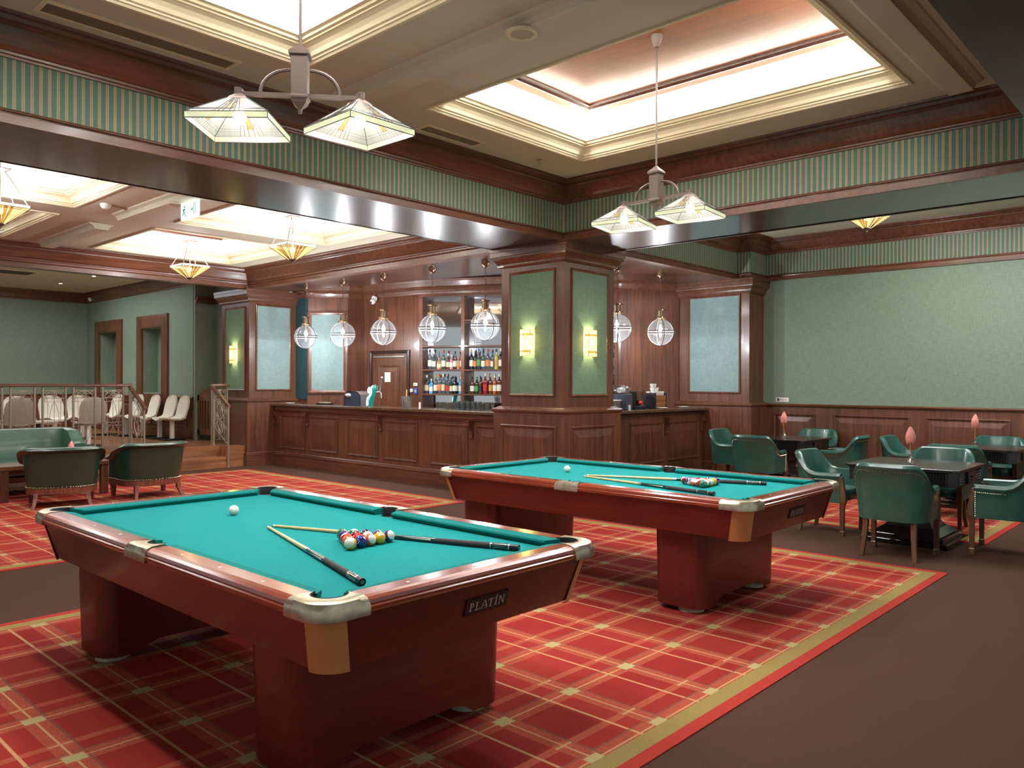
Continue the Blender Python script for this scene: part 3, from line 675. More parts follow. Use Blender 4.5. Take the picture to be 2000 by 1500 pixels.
def stroke(q, txt, c, U, V, N, width, h):
    # serif capitals from bars; local box of each letter 0..w by 0..1
    G = {'P': (.62, [(.12,0,.26,1),(.0,0,.4,.07),(.0,.93,.3,1)], [(.26,.72,.30,.28)]), 'L': (.6, [(.12,0,.26,1),(0,.93,.4,1),(0,0,.6,.08),(.53,0,.6,.26)], []),
         'A': (.78, [], [('d',.04,0,.36,1,.07),('d',.38,1,.74,0,.13),('b',.2,.3,.6,.37),('b',0,0,.22,.06),('b',.52,0,.8,.06)]),
         'T': (.68, [(.27,0,.41,1),(0,.92,.68,1),(0,.74,.06,1),(.62,.74,.68,1),(.17,0,.51,.07)], []), 'I': (.4, [(.13,0,.27,1),(0,0,.4,.07),(0,.93,.4,1),(.13,1.1,.27,1.24)], []),
         'N': (.8, [(.1,0,.17,1),(.63,0,.70,1),(0,0,.27,.06),(0,.94,.24,1),(.53,.94,.8,1)], [('d',.1,1,.62,0,.12)])}
    tot = sum(G[ch][0]+.12 for ch in txt)-.12; s = width/(tot); x = 0
    V = Vector(V); U = Vector(U); O = Vector(c)-U*width/2-V*h/2
    P = lambda a, b: O+U*(a*s)+V*(b*h)
    quad = lambda a, b, cc, d: q.add([P(*a), P(*b), P(*cc), P(*d)], [(0,1,2,3)])
    for ch in txt:
        w_, bars, ex = G[ch]
        for (a, b, cc, d) in bars: quad((x+a,b),(x+cc,b),(x+cc,d),(x+a,d))
        for e in ex:
            if e[0] == 'd': _, a, b, cc, d, t = e; quad((x+a,b),(x+a+t,b),(x+cc+t,d),(x+cc,d))
            elif e[0] == 'b': _, a, b, cc, d = e; quad((x+a,b),(x+cc,b),(x+cc,d),(x+a,d))
            else:
                cx_, cy_, rx, ry = e; K = 10
                for i in range(K):
                    t0, t1 = R(-90+180*i/K), R(-90+180*(i+1)/K)
                    f = lambda t, m: (x+cx_+rx*m[0]*math.cos(t), cy_+ry*m[1]*math.sin(t))
                    quad(f(t0,(.55,.76)), f(t0,(1,1)), f(t1,(1,1)), f(t1,(.55,.76)))
        x += w_+.12
tb = make_table('nearer pool table with turquoise cloth and ten solid and striped balls by two cues')
tb['label'] = 'large pool table nearest the camera, turquoise cloth, mahogany rails'
tb.location = (2.2, 3.59, .006)
tb2 = dup(tb, (5.263, 3.628, .006), 0, 'pool table farther back beside the card tables, turquoise cloth')

# ------------------------------------------------------------------ balls
BC = {1:(232,176,30),2:(24,42,120),3:(198,36,38),4:(72,36,112),5:(232,96,50),6:(16,112,78),7:(120,24,34),8:(18,18,20)}
BMAT = {k: mat('ball_colour_%d' % k, lin(*v), .08, coat=.6) for k, v in BC.items()}
DIG = {}
SEG = {'0':'abcdef','1':'bc','2':'abged','3':'abgcd','4':'fgbc','5':'afgcd','6':'afgedc','7':'abc','8':'abcdefg','9':'abfgcd'}
SGP = {'a':(0,2,1,2),'b':(1,1,1,2),'c':(1,0,1,1),'d':(0,0,1,0),'e':(0,0,0,1),'f':(0,1,0,2),'g':(0,1,1,1)}
def ball(num, loc, label, group, yaw, tilt, spin=0):
    r = .0286; q = MB(); n, k = 32, 20; stripe = num > 8; vs = []
    for j in range(k+1):
        th = PI*j/k
        for i in range(n): vs.append((r*math.sin(th)*math.cos(2*PI*i/n), r*math.sin(th)*math.sin(2*PI*i/n), r*math.cos(th)))
    for j in range(k):
        for i in range(n):
            th = (j+.5)/k; mi = 0
            if stripe and not (.29 < th < .71): mi = 1
            q.add([vs[j*n+i], vs[(j+1)*n+i], vs[(j+1)*n+(i+1)%n], vs[j*n+(i+1)%n]], [(0,1,2,3)], mi, True)
    if num:
        # number spot on +x (and -x), projected on the sphere
        for sgn in (1, -1):
            ring = [(.0105*math.cos(2*PI*i/20), .0105*math.sin(2*PI*i/20)) for i in range(20)]
            pr = lambda a, b, e: Vector((sgn*math.sqrt(r*r-a*a-b*b), a*sgn, b))*(1+e)
            for i in range(20):
                a, b = ring[i], ring[(i+1)%20]
                q.add([pr(0,0,.004), pr(*a,.004), pr(*b,.004)], [(0,1,2)], 1, True)
            s = str(num); wd = .0042; x0 = -(len(s)*wd+(len(s)-1)*.0018)/2
            for ch in s:
                for sg in SEG[ch]:
                    x1, y1, x2, y2 = SGP[sg]; t = .0007
                    ax, ay, bx, by = x0+x1*wd, -.0048+y1*.0048, x0+x2*wd, -.0048+y2*.0048
                    q.add([pr(min(ax,bx)-t,min(ay,by)-t,.012), pr(max(ax,bx)+t,min(ay,by)-t,.012), pr(max(ax,bx)+t,max(ay,by)+t,.012), pr(min(ax,bx)-t,max(ay,by)+t,.012)], [(0,1,2,3)], 2)
                x0 += wd+.0018
    q.xf(Matrix.Rotation(yaw, 4, 'Z') @ Matrix.Rotation(tilt, 4, 'Y') @ Matrix.Rotation(spin, 4, 'X'))
    mats = [M['ivory'] if num == 0 else BMAT[num if num <= 8 else num-8], M['ivory'], M['blk']]
    o = q.build('billiard_ball' if num else 'cue_ball', mats, fix=False); o.location = (loc[0], loc[1], ZP+.006+r)
    return tag(o, label, 'ball', group)
CN = {1:'yellow',2:'blue',3:'red',4:'purple',5:'orange',6:'green',7:'maroon',8:'black'}
def bname(n): return ('solid %s' % CN[n]) if n <= 8 else ('white ball with %s stripe' % CN[n-8])
def rack(x0, y0, order, where, grp, ang=0):
    d = .0577; i = 0; ca, sa = math.cos(ang), math.sin(ang)
    rowname = ['front', 'second', 'third', 'fourth', 'last']
    for row in range(5):
        for k in range(5-row):
            a, b = k*d+row*d/2, row*d*.866; n = order[i]; i += 1
            nm = bname(n); nm = nm+' ball' if n <= 8 else nm
            yaw = random.uniform(-2.9, -1.2); tilt = random.uniform(-1.0, .4)
            if n > 8 and row == 0: yaw, tilt = -2.3+.5*k*.2, 1.1
            ball(n, (x0+a*ca-b*sa, y0+a*sa+b*ca), '%s numbered %d racked on the %s' % (nm, n, where), grp, yaw, tilt, random.uniform(-.6,.6))
rack(2.15, 2.985, [9,2,13,1,12, 5,3,15,10, 11,7,8, 4,14,6], 'nearer pool table', 'racked balls on the nearer pool table', .06)
rack(5.19, 2.90, [6,14,9,1,4, 14-3,10,5,2, 1+12,3,8, 12,7,15], 'farther pool table', 'racked balls on the farther pool table', .09)
ball(0, (2.25, 4.24), 'white cue ball alone on the nearer pool table', 'cue balls', 0, 0); ball(0, (5.29, 4.25), 'white cue ball alone on the farther pool table', 'cue balls', 0, 0)

# ------------------------------------------------------------------ cues (local: butt at origin, along +x)
def make_cue(label, tipp, butt):
    b, t = Vector(butt), Vector(tipp); d = t-b; L = d.length
    r0, r1 = .0148, .0065; z0 = ZP+.007
    o = thing('pool_cue', label, 'pool cue', (b.x, b.y, z0+r0), math.atan2(d.y, d.x), 'cues lying on the pool tables')
    o.rotation_euler = (0, math.atan2(r0-r1, L), math.atan2(d.y, d.x)); o.rotation_mode = 'XYZ'
    rr = lambda x: r0+(r1-r0)*x/L
    def seg(nm, a, c, m, e=0): return MB().frus((a,0,0), (c,0,0), rr(a)+e, rr(c)+e, 16).build(nm, m, o)
    bp = seg('bumper', -.012, .03, M['blk'], -.0002)
    MB().frus((-.0125,0,0), (-.0119,0,0), .008, .008, 12).build('end_cap', M['brass'], bp)
    sl = seg('butt_sleeve', .03, .13, M['cue_sleeve']); seg('wrap', .13, .42, M['cue_wrap'], .0004)
    q = MB()
    for k in range(4):
        an = k*PI/2+PI/4
        for (xa, xb, wdt) in ((.045,.115,.0035),):
            for s in (-1, 1):
                P = []
                for x, da in ((xa,.0),(xa+.01,.5*s),(xb-.01,.5*s),(xb,.0)):
                    rr_ = rr(x)+.0006; P.append((x, rr_*math.cos(an+da), rr_*math.sin(an+da)))
                q.tube(P, .0008, 4)
    for x in (.034,.126): q.frus((x-.003,0,0),(x+.003,0,0), rr(x)+.0004, rr(x)+.0004, 16)
    q.build('sleeve_inlay', M['steel'], sl)
    fa = seg('forearm', .42, .66, M['cue_fore'])
    q = MB()
    for k in range(4):
        an = k*PI/2+.3; P = []
        for s in (-1, 1):
            q.add([( .44, (rr(.44)+.0006)*math.cos(an-.25), (rr(.44)+.0006)*math.sin(an-.25)), (.44, (rr(.44)+.0006)*math.cos(an+.25), (rr(.44)+.0006)*math.sin(an+.25)), (.60, (rr(.60)+.0006)*math.cos(an), (rr(.60)+.0006)*math.sin(an))], [(0,1,2)])
    q.build('forearm_points', M['ivory'], fa)
    seg('joint_collar', .66, .69, M['steel'], .0004); seg('shaft', .69, L-.02, M['cue_shaft']); seg('ferrule', L-.02, L-.006, M['ivory']); seg('tip', L-.006, L, M['cue_tip'])
    return o
M['cue_wrap'] = mat('cue_wrap', lin(62,56,56), .8, noise=.4, nscale=400); M['cue_shaft'] = mat('maple_shaft', lin(224,190,132), .3, coat=.4, noise=.08, nscale=20)
M['cue_fore'] = mat('cue_forearm_green', lin(14,52,40), .15, coat=.6); M['cue_sleeve'] = mat('cue_sleeve_black', lin(26,28,28), .15, coat=.6); M['cue_tip'] = mat('cue_tip', lin(90,120,130), .9)
make_cue('pool cue with butt toward the near corner pocket of the nearer table', (2.17, 3.735), (1.80, 2.43))
make_cue('pool cue behind the racked balls on the nearer table', (2.205, 3.745), (2.65, 2.42))
make_cue('pool cue in front of the racked balls on the farther table', (5.11, 3.93), (4.87, 2.65))
make_cue('pool cue behind the racked balls on the farther table', (5.18, 3.96), (5.64, 2.64))

# ------------------------------------------------------------------ billiard lamps
def shade(parent, c, ang, side=.405, top=.10, z0=2.835, z1=2.865, z2=2.985):
    q = MB(); g = MB(); h0, h1 = side/2, top/2
    Rm = Matrix.Translation((c[0], c[1], 0)) @ Matrix.Rotation(ang, 4, 'Z')
    cs = [(1,1),(-1,1),(-1,-1),(1,-1)]
    for i in range(4):
        a, b = cs[i], cs[(i+1)%4]
        A = [Vector((a[0]*h0,a[1]*h0,z1)), Vector((b[0]*h0,b[1]*h0,z1)), Vector((b[0]*h1,b[1]*h1,z2)), Vector((a[0]*h1,a[1]*h1,z2))]
        pt = lambda u, v: (A[0]*(1-u)+A[1]*u)*(1-v)+(A[3]*(1-u)+A[2]*u)*v
        quad = lambda u0, v0, u1, v1, mi: g.add([pt(u0,v0),pt(u1,v0),pt(u1,v1),pt(u0,v1)], [(0,1,2,3)], mi)
        quad(0,0,.36,1,0); quad(.64,0,1,1,0); quad(.36,0,.64,.22,0); quad(.36,.22,.45,1,0); quad(.45,.22,.55,.8,1); quad(.55,.22,.64,1,0); quad(.45,.8,.55,1,0)
        g.add([Vector((a[0]*h0,a[1]*h0,z0)), Vector((b[0]*h0,b[1]*h0,z0)), A[1], A[0]], [(0,1,2,3)], 2)
        nrm = (A[1]-A[0]).cross(A[3]-A[0]).normalized()*.001
        ln = lambda u0, v0, u1, v1, r=.0016: q.tube([pt(u0,v0)+nrm, pt(u1,v1)+nrm], r, 4)
        ln(0,0,1,0,.0025); q.tube([Vector((a[0]*h0,a[1]*h0,z0)), Vector((b[0]*h0,b[1]*h0,z0))], .0025, 4); ln(0,0,0,1,.003); q.tube([A[0], Vector((a[0]*h0,a[1]*h0,z0))], .002, 4)
        ln(0,.16,1,.16); ln(0,.24,1,.24)
        for u in (.34,.40,.46,.54,.60,.66): ln(u+(.5-u)*.0, 0, u, 1)
        for s in (-1, 1):
            P = [(.5+s*.04,.2),(.5+s*.09,.4),(.5+s*.02,.52),(.5+s*.09,.66),(.5+s*.03,.85)]
            for k in range(4): ln(*P[k], *P[k+1])
            ln(.5+s*.05, 0, .5+s*.0, -.12) if 0 else None
    g.xf(Rm); q.xf(Rm)
    o = g.build('lamp_shade', [M['shade_white'], M['shade_amber'], M['shade_rim']], parent); q.build('leading', M['lead'], o)
    MB().lathe([(.075,z2-.006),(.06,z2+.012),(.03,z2+.03),(.022,z2+.035),(.022,z2+.06),(.001,z2+.065)], (c[0],c[1],0), 4, smooth=False).xf(Matrix.Translation((c[0],c[1],0)) @ Matrix.Rotation(ang,4,'Z') @ Matrix.Translation((-c[0],-c[1],0))).build('shade_cap', M['bronze'], parent)
    MB().sphere((c[0],c[1],2.90), .034).build('bulb', M['bulb'], parent)
    point('lamp_bulb', (c[0], c[1], 2.845), LAMP_W, (1,.98,.94), .035, parent)
LAMP_W = 16
M['shade_white'] = pane('lit_art_glass', lin(240,238,226), .55, .35); M['shade_amber'] = pane('lit_amber_glass', lin(236,190,110), .5, .3); M['shade_rim'] = pane('lit_rim_glass', lin(232,238,196), .8, .25)
def billiard_lamp(label, x, y, ang, ztop, cen, angs):
    o = thing('billiard_lamp', label, 'lamp', (x, y, 0), 0, 'stained glass billiard lamps'); d = Vector((math.cos(ang), math.sin(ang), 0)); s = d.orthogonal()
    s = Vector((-d.y, d.x, 0)); Z = Vector((0,0,1))
    MB().frus((0,0,3.28),(0,0,ztop-.02), .008, .008, 8).build('rod', M['bronze'], o)
    MB().lathe([(.001,ztop-.10),(.02,ztop-.095),(.035,ztop-.05),(.05,ztop-.005),(.05,ztop)], n=16).build('canopy', M['bronze'], o)
    q = MB(); Rz = Matrix.Rotation(ang, 4, 'Z')
    q.lathe([(.001,2.93),(.012,2.935),(.014,2.955),(.04,2.975),(.05,2.985),(.055,3.0),(.064,3.005),(.064,3.015),(.058,3.02),(.058,3.22),(.074,3.225),(.074,3.238),(.06,3.25),(.03,3.27),(.012,3.285),(.001,3.29)], n=4, smooth=False).xf(Rz); q.build('column', M['bronze'], o, .002)
    L = .31
    MB().obox((0,0,3.022), d, s, Z, L, .011, .011).build('arm', M['bronze'], o)
    for sg in (1, -1):
        P = [d*(sg*(.05+.15*math.sin(R(a))))+Z*(3.03+.125*math.cos(R(a))) for a in range(0, 91, 10)]
        MB().tube(P, .009, 6).build('brace', M['bronze'], o)
        MB().obox(d*(sg*L)+Z*3.03, d, s, Z, .016, .016, .022).build('arm_end', M['bronze'], o)
    for c, a in zip(cen, angs): shade(o, (c[0]-x, c[1]-y), a)
    return o
billiard_lamp('two shade stained glass lamp hanging over the nearer pool table', 2.262, 3.587, math.atan2(-.40,.46), ZC1+.41, ((2.035,3.785),(2.49,3.39)), (R(43), R(0)))
billiard_lamp('two shade stained glass lamp hanging over the farther pool table', 5.447, 3.474, R(90), ZC1+.41, ((5.448,3.784),(5.446,3.164)), (R(12), R(6)))

# ------------------------------------------------------------------ tub chairs (local: faces +y, origin on the floor)
def sstep(x): x = max(0, min(1, x)); return x*x*(3-2*x)
def tub(name, label, cat, loc, rz, group, w, fy, by, yb, zb, za, zt, th, zs, m, wm, seat_z, legs, roll=.0, n_=3.0, rise=(.25,.62), flare=.06, rail=None, post=True, nails=True, scale=1):
    o = thing(name, label, cat, loc, rz, group)
    # plan path: front left, round the back, front right
    N = 40; path = []
    for i in range(N+1):
        u = i/N
        if u < .2: p = (-w, fy+(yb-fy)*(u/.2)); nr = (-1, 0)
        elif u > .8: p = (w, yb+(fy-yb)*((u-.8)/.2)); nr = (1, 0)
        else:
            a = PI+(u-.2)/.6*PI; c, s = math.cos(a), math.sin(a); e = 2/n_
            p = (w*math.copysign(abs(c)**e, c), yb+(yb-by)*math.copysign(abs(s)**e, s))
            gx, gy = math.copysign(abs(c)**(2-e), c)/w, math.copysign(abs(s)**(2-e), s)/(yb-by); L = math.hypot(gx, gy); nr = (gx/L, gy/L)
        d = abs(u-.5)*2; hgt = zt+(za-zt)*sstep((d-rise[0])/(rise[1]-rise[0]))
        path.append((p, nr, hgt, 1-d))
    rings = []
    for (p, nr, h, s) in path:
        P = lambda off, z: (p[0]+nr[0]*off, p[1]+nr[1]*off, z)
        fl = flare*s**.5
        f = lambda z: fl*(z-zb)/(h-zb)
        rings.append([P(0, zb), P(f(.5*(zb+h)), .5*(zb+h)), P(f(h-.07), h-.07), P(f(h)+.006+roll, h-.055), P(f(h)+.012+roll*1.5, h-.03), P(f(h)-.002+roll, h-.006), P(f(h)-th*.5, h), P(f(h)-th*.9, h-.012), P(f(h)-th, h-.04), P(f(h)*.6-th*1.05, .5*(seat_z+h)), P(-th*1.1, seat_z-.06), P(-th*1.1, zb)])
    q = MB().loft(rings, 0, True, True); q.add(rings[0], [tuple(range(12))]); q.add(rings[-1], [tuple(range(12))])
    q.build('back_shell', m, o)
    if nails:
        q = MB(); q2 = MB()
        for (p, nr, h, s), i in zip(path, range(N+1)):
            for k in range(2 if i < N else 1):
                t = k/2
                A, B = rings[i], rings[min(N, i+1)]
                for ring_i, dz in ((2, .0),):
                    c = Vector(A[ring_i]).lerp(Vector(B[ring_i]), t)
                    c += Vector((nr[0], nr[1], 0))*.003 if nails == 1 else Vector((0,0,-10))
                    if nails == 1: q.lathe([(.001,-.005),(.0055,0),(.001,.005)], c, 5)
            if nails == 2:
                for k in range(2):
                    c = Vector(rings[i][0]).lerp(Vector(rings[min(N,i+1)][0]), k/2)+Vector((nr[0],nr[1],0))*.004+Vector((0,0,.012))
                    q.lathe([(.001,-.006),(.006,0),(.001,.006)], c, 5)
        for sx in ((-1, 1) if nails == 1 else ()):
            for k in range(12): q.lathe([(.001,-.005),(.0055,0),(.001,.005)], (sx*(w+.002), fy-.012, zb+.02+(za-.09-zb)*k/11), 5)
        no = q.build('nail_trim', M['nail'], o); no['kind'] = 'stuff'
    # seat
    sw, s0, s1 = w-th*1.0, by+th*1.2, fy+.045; pts = rrect(-sw, s0, sw, s1, min(.12, sw*.6), 5); e = 0.02
    sh = lambda d, z: [((x*(1-d/sw)), (y-(s0+s1)/2)*(1-d/((s1-s0)/2))+(s0+s1)/2, z) for x, y in pts]
    MB().loft([sh(.01, zb+.02), sh(0, zb+.04), sh(0, seat_z-.035), sh(.012, seat_z-.012), sh(.05, seat_z), sh(.14, seat_z+.012)], 0, True, True, True, True).build('seat', m, o)
    if rail:
        pp = [(p[0]*1.0+nr[0]*.006, p[1]+nr[1]*.006) for (p, nr, h, s) in path]
        MB().prism(pp+[(w*.98, fy+.03), (-w*.98, fy+.03)], rail, zb).build('seat_rail', wm, o)
    zl = rail if rail else zb
    for sx in (-1, 1):
        ft, bt = legs['ft'], legs['bt']; fx, fy2, fo = legs['f']; bx, by2, bo = legs['b']
        q = MB()
        if post:
            sec = [(0, .022, 0.0), (.05, .023, .0), (.06, .019, .0), (.30, .022, 0), (zb+.02, .028, .012), (zb+.10, .024, .012), (za-.10, .02, -.005), (za-.035, .03, -.03)]
            q.loft([[(sx*fx-r_*a, fy2+dy-r_*b, z) for a, b in ((-1,-1),(1,-1),(1,1),(-1,1))] for z, r_, dy in sec], 0, False, True, True, True)
        else:
            q.loft([[(sx*(fx+fo*(1-z/zl))-r_*a, fy2+fo*(1-z/zl)-r_*b, z) for a, b in ((-1,-1),(1,-1),(1,1),(-1,1))] for z, r_ in ((0, ft*.7), (zl+.01, ft))], 0, False, True, True, True)
        q.build('leg', wm, o, .003)
        q = MB(); zz = zb+.06 if not rail else zl+.01
        q.loft([[(sx*(bx+bo*.5*(1-z/zz)**2)-r_*a, by2-bo*(1-z/zz)**1.6-r_*b, z) for a, b in ((-1,-1),(1,-1),(1,1),(-1,1))] for z, r_ in ((0, bt*.75), (zz*.3, bt*.8), (zz*.7, bt*.95), (zz, bt))], 0, False, True, True, True)
        q.build('leg', wm, o, .003)
    return o
CH = dict(w=.29, fy=.20, by=-.27, yb=-.05, zb=.335, za=.64, zt=.845, th=.055, seat_z=.475, zs=0, m=M['leather'], wm=M['arm'],
          legs=dict(ft=.022, bt=.024, f=(.272,.215,.0), b=(.20,-.20,.05)))
FC = 'green leather tub chairs round the card tables'
seat_labels = [
    ((7.68,2.33),-90,'green leather tub chair with its back to the camera at the nearest card table'),
    ((8.46,1.64), 4,'green leather tub chair at the right frame edge of the nearest card table'),
    ((8.46,3.22),180,'green leather tub chair left of the nearest card table, by the pool table corner'),
    ((9.42,2.45), 90,'green leather tub chair behind the nearest card table, facing the camera'),
    ((10.36,4.93),-90,'green leather tub chair, back to camera, at the card table near the bar'),
    ((11.15,5.72),178,'green leather tub chair beside the right end of the bar counter'),
    ((11.15,4.10), 3,'green leather tub chair at the right of the far card table near the bar'),
    ((12.08,4.90), 90,'green leather tub chair behind the far card table against the wall panelling'),
    ((10.50,2.50),-90,'green leather tub chair, back to camera, at the right hand far card table'),
    ((11.35,3.30),180,'green leather tub chair at the left of the right hand far card table'),
    ((12.10,2.45), 90,'green leather tub chair behind the right hand far card table against the wall')]
c0 = None
for (x, y), a, lb in seat_labels:
    zf = .006 if (x > 8.75) else 0
    if c0 is None: c0 = tub('tub_chair', lb, 'chair', (x, y, zf), R(a), FC, **CH)
    else: dup(c0, (x, y, zf), R(a), lb)

# ------------------------------------------------------------------ card tables
def card_table(label, loc):
    t = thing('card_table', label, 'table', loc, 0, 'dark card tables with studded edges')
    S = .50; c = .05; pts = lambda s, c: [(-s+c,-s),(s-c,-s),(s,-s+c),(s,s-c),(s-c,s),(-s+c,s),(-s,s-c),(-s,-s+c)]
    MB().prism(pts(S+.012, c), .735, .762).build('tabletop', M['tblack'], t, .004)
    q = MB().prism(pts(S-.012, c+.02), .60, .735); q.build('apron', M['tblack'], t, .003)
    for (nx, ny) in ((-1,0),(1,0),(0,-1),(0,1)):
        N = Vector((nx,ny,0)); U = Vector((0,0,1)).cross(N)
        for side in (-1, 1):
            q = MB(); nu, nv = 9, 5
            for i in range(nu):
                for j in range(nv):
                    cc = N*(S-.012)+U*(side*.29+(i-(nu-1)/2)*.026)+Vector((0,0,.668+(j-(nv-1)/2)*.024))
                    a = .0115; V = Vector((0,0,1)); q.add([cc-U*a-V*a, cc+U*a-V*a, cc+U*a+V*a, cc-U*a+V*a, cc+N*.012], [(0,1,4),(1,2,4),(2,3,4),(3,0,4)])
            q.build('studded_panel', M['tblk'], t)
        dr = MB().obox(N*(S-.006)+Vector((0,0,.668)), U, (0,0,1), N, .14, .055, .012).build('drawer', M['tblack'], t, .004)
        MB().obox(N*(S+.008)+Vector((0,0,.672)), U, (0,0,1), N, .03, .008, .006).build('drawer_pull', M['tblk'], dr)
    # flared pedestal and base
    q = MB(); pr = [(.12,.60),(.12,.45),(.13,.33),(.16,.24),(.22,.16),(.31,.10),(.33,.095)]
    q.loft([[(r*a,r*b,z) for a, b in ((-1,-1),(1,-1),(1,1),(-1,1))] for r, z in pr], 0, False, True, True, False); q.build('pedestal', M['tblk'], t, .004)
    MB().box(-.34,-.34,.05,.34,.34,.095).box(-.39,-.39,0,.39,.39,.05).build('base', M['tblk'], t, .006)
    return t
ct = card_table('dark wooden card table nearest the camera with studded edges and a pink flower', (8.53, 2.42, 0))
dup(ct, (11.15, 4.93, .006), 0, 'dark wooden card table farther left, nearest to the bar end')
dup(ct, (11.35, 2.48, .006), 0, 'dark wooden card table at the right edge, against the panelled wall')
def flower_vase(label, loc, ang, hgt, tw):
    t = thing('bud_vase', label, 'vase', loc, ang, 'bud vases with pink flowers')
    MB().lathe([(.001,.0),(.036,.0),(.042,.012),(.040,.035),(.026,.055),(.020,.075),(.024,.105),(.022,.105),(.017,.075),(.022,.055),(.034,.035),(.001,.012)], n=16).build('glass', M['glass2'], t)
    P = [(0,0,.012),(.006,.002,.12),(.010,.004,.2),(.012,.005,hgt)]
    st = MB().tube(P, .0045, 6).build('stem', M['stem'], t)
    # heart shaped spathe: curved leaf plus spadix
    q = MB(); rows = []
    for i in range(11):
        u = i/10; wd = .052*math.sin(PI*min(1, .12+u*.88))**.7*(1-.25*u); zz = hgt-.025+u*.16; dy = .02*math.sin(u*PI)-.01*u
        rows.append([(wd*math.sin(k*.9)*1.0+.012, dy-.030*(1-math.cos(k*.9))*1.2, zz-.02*abs(k)*(1-u)) for k in (-1.6,-1.0,-.4,.4,1.0,1.6)])
    q.loft(rows, 0, True, False); q.xf(Matrix.Translation((.012,0,0)) @ Matrix.Rotation(tw, 4, 'Z') @ Matrix.Translation((-.012,0,0))); o = q.build('spathe', M['pink'], t)
    sd = o.modifiers.new('thick', 'SOLIDIFY'); sd.thickness = .003
    MB().frus((.012,.012,hgt-.01),(.014,.02,hgt+.07), .005, .003, 8).build('spadix', M['pink'], t)
    return t
M['glass2'] = thin_glass('vase_glass', (.93,.96,.95,1), .22)
flower_vase('glass bud vase with one pink flower on the nearest card table', (8.36,2.41,.762), .6, .24, 1.3)
flower_vase('glass bud vase with one pink flower on the card table near the bar', (11.0,4.86,.768), 1.2, .25, .6)
flower_vase('glass bud vase with one pink flower on the right hand far card table', (11.06,2.45,.768), 2.4, .28, -.9)

# ------------------------------------------------------------------ lounge by the platform
AC = dict(w=.385, fy=.30, by=-.34, yb=-.02, zb=.235, za=.56, zt=.735, th=.10, seat_z=.42, zs=0, m=M['leather2'], wm=M['arm2'], roll=.03, n_=2.8, rise=(.34,.86), flare=.07,
          rail=.165, post=False, nails=2, legs=dict(ft=.032, bt=.026, f=(.34,.27,.0), b=(.28,-.28,.07)))
LG = 'green leather lounge armchairs'
ac = tub('lounge_armchair', 'dark green leather tub armchair at the left, back to the camera beside the low table', 'armchair', (3.49,10.93,.006), R(-17), LG, **AC)
dup(ac, (4.56,10.95,.006), R(2), 'dark green leather tub armchair right of the other one, back to the camera')
SF = dict(AC); SF.update(w=1.15, by=-.42, fy=.34, yb=-.06, n_=4.2, zt=.86, za=.66, rise=(.5,.9), th=.13, nails=2, legs=dict(ft=.032, bt=.026, f=(1.0,.28,.0), b=(.9,-.36,.05)))
SF['m'] = mat('sofa_leather', lin(60,92,74), .32, spec=.55, coat=.2, noise=.1, nscale=7)
tub('curved_sofa', 'long green leather tub sofa facing the camera in front of the platform rail', 'sofa', (3.02,12.55,.006), R(180), None, **SF)
t = thing('coffee_table', 'low dark wooden coffee table between the sofa and the left armchair', 'table', (3.62,11.80,.006), 0)
MB().box(-.66,-.29,.40,.66,.30,.455).build('tabletop', M['wx'], t, .006); MB().box(-.60,-.23,.33,.60,.24,.40).build('apron', M['wx'], t, .003)
for sx in (-1,1):
    for sy in (-.23,.24): MB().box(sx*.60-.045, sy-.045, 0, sx*.60+.045, sy+.045, .40).build('leg', M['wz'], t, .004)
flower_vase('glass bud vase with one pink flower on the low coffee table', (3.84,11.72,.461), 0.3, .14, 2.3)

# ------------------------------------------------------------------ platform railings
def scroll_panel(q, O, U, w, h, slope=0):
    # ornamental metal panel in the plane (U, z); slope = rise per unit along U
    O, U, V = Vector(O), Vector(U), Vector((0,0,1)); P = lambda u, v: O+U*(u*w)+V*(v*h+u*w*slope)
    tb_ = lambda pts, r=.0045: q.tube([P(*p) for p in pts], r, 4)
    arc = lambda cx, cy, rx, ry, a0, a1, n=10: [(cx+rx*math.cos(R(a0+(a1-a0)*i/n)), cy+ry*math.sin(R(a0+(a1-a0)*i/n))) for i in range(n+1)]
    tb_([(0,.0),(1,.0)], .006); tb_([(0,1),(1,1)], .006); tb_([(0,.86),(1,.86)], .005); tb_([(0,.80),(1,.80)]); tb_([(0,.42),(1,.42)]); tb_([(0,.36),(1,.36)])
    tb_([(.5,0),(.5,1)]); tb_([(.18,0),(.18,.80)]); tb_([(.82,0),(.82,.80)])
    tb_(arc(.5,.86,.46,.13,0,180)); tb_(arc(.0,1.0,.5,.14,-90,0)); tb_(arc(1,1.0,.5,.14,180,270))
    tb_(arc(.5,.93,.09,.065,0,360,12)); tb_(arc(.27,.90,.2,.04,20,380,12)); tb_(arc(.73,.90,.2,.04,20,380,12)); tb_(arc(.1,.95,.07,.03,0,360,10)); tb_(arc(.9,.95,.07,.03,0,360,10))
    for s in (-1, 1):
        tb_([(.5+s*.0,.80),(.5+s*.10,.74),(.5+s*.20,.62),(.5+s*.24,.50),(.5+s*.20,.42)]); tb_([(.5,.0),(.5+s*.14,.06),(.5+s*.26,.18),(.5+s*.3,.30),(.5+s*.16,.36)])
        tb_(arc(.5+s*.2,.39,.12,.028,0,360,10)); tb_(arc(.5+s*.41,.83,.07,.028,0,360,10)); tb_([(.5,.36),(.5+s*.10,.26),(.5+s*.12,.14),(.5,.05)])
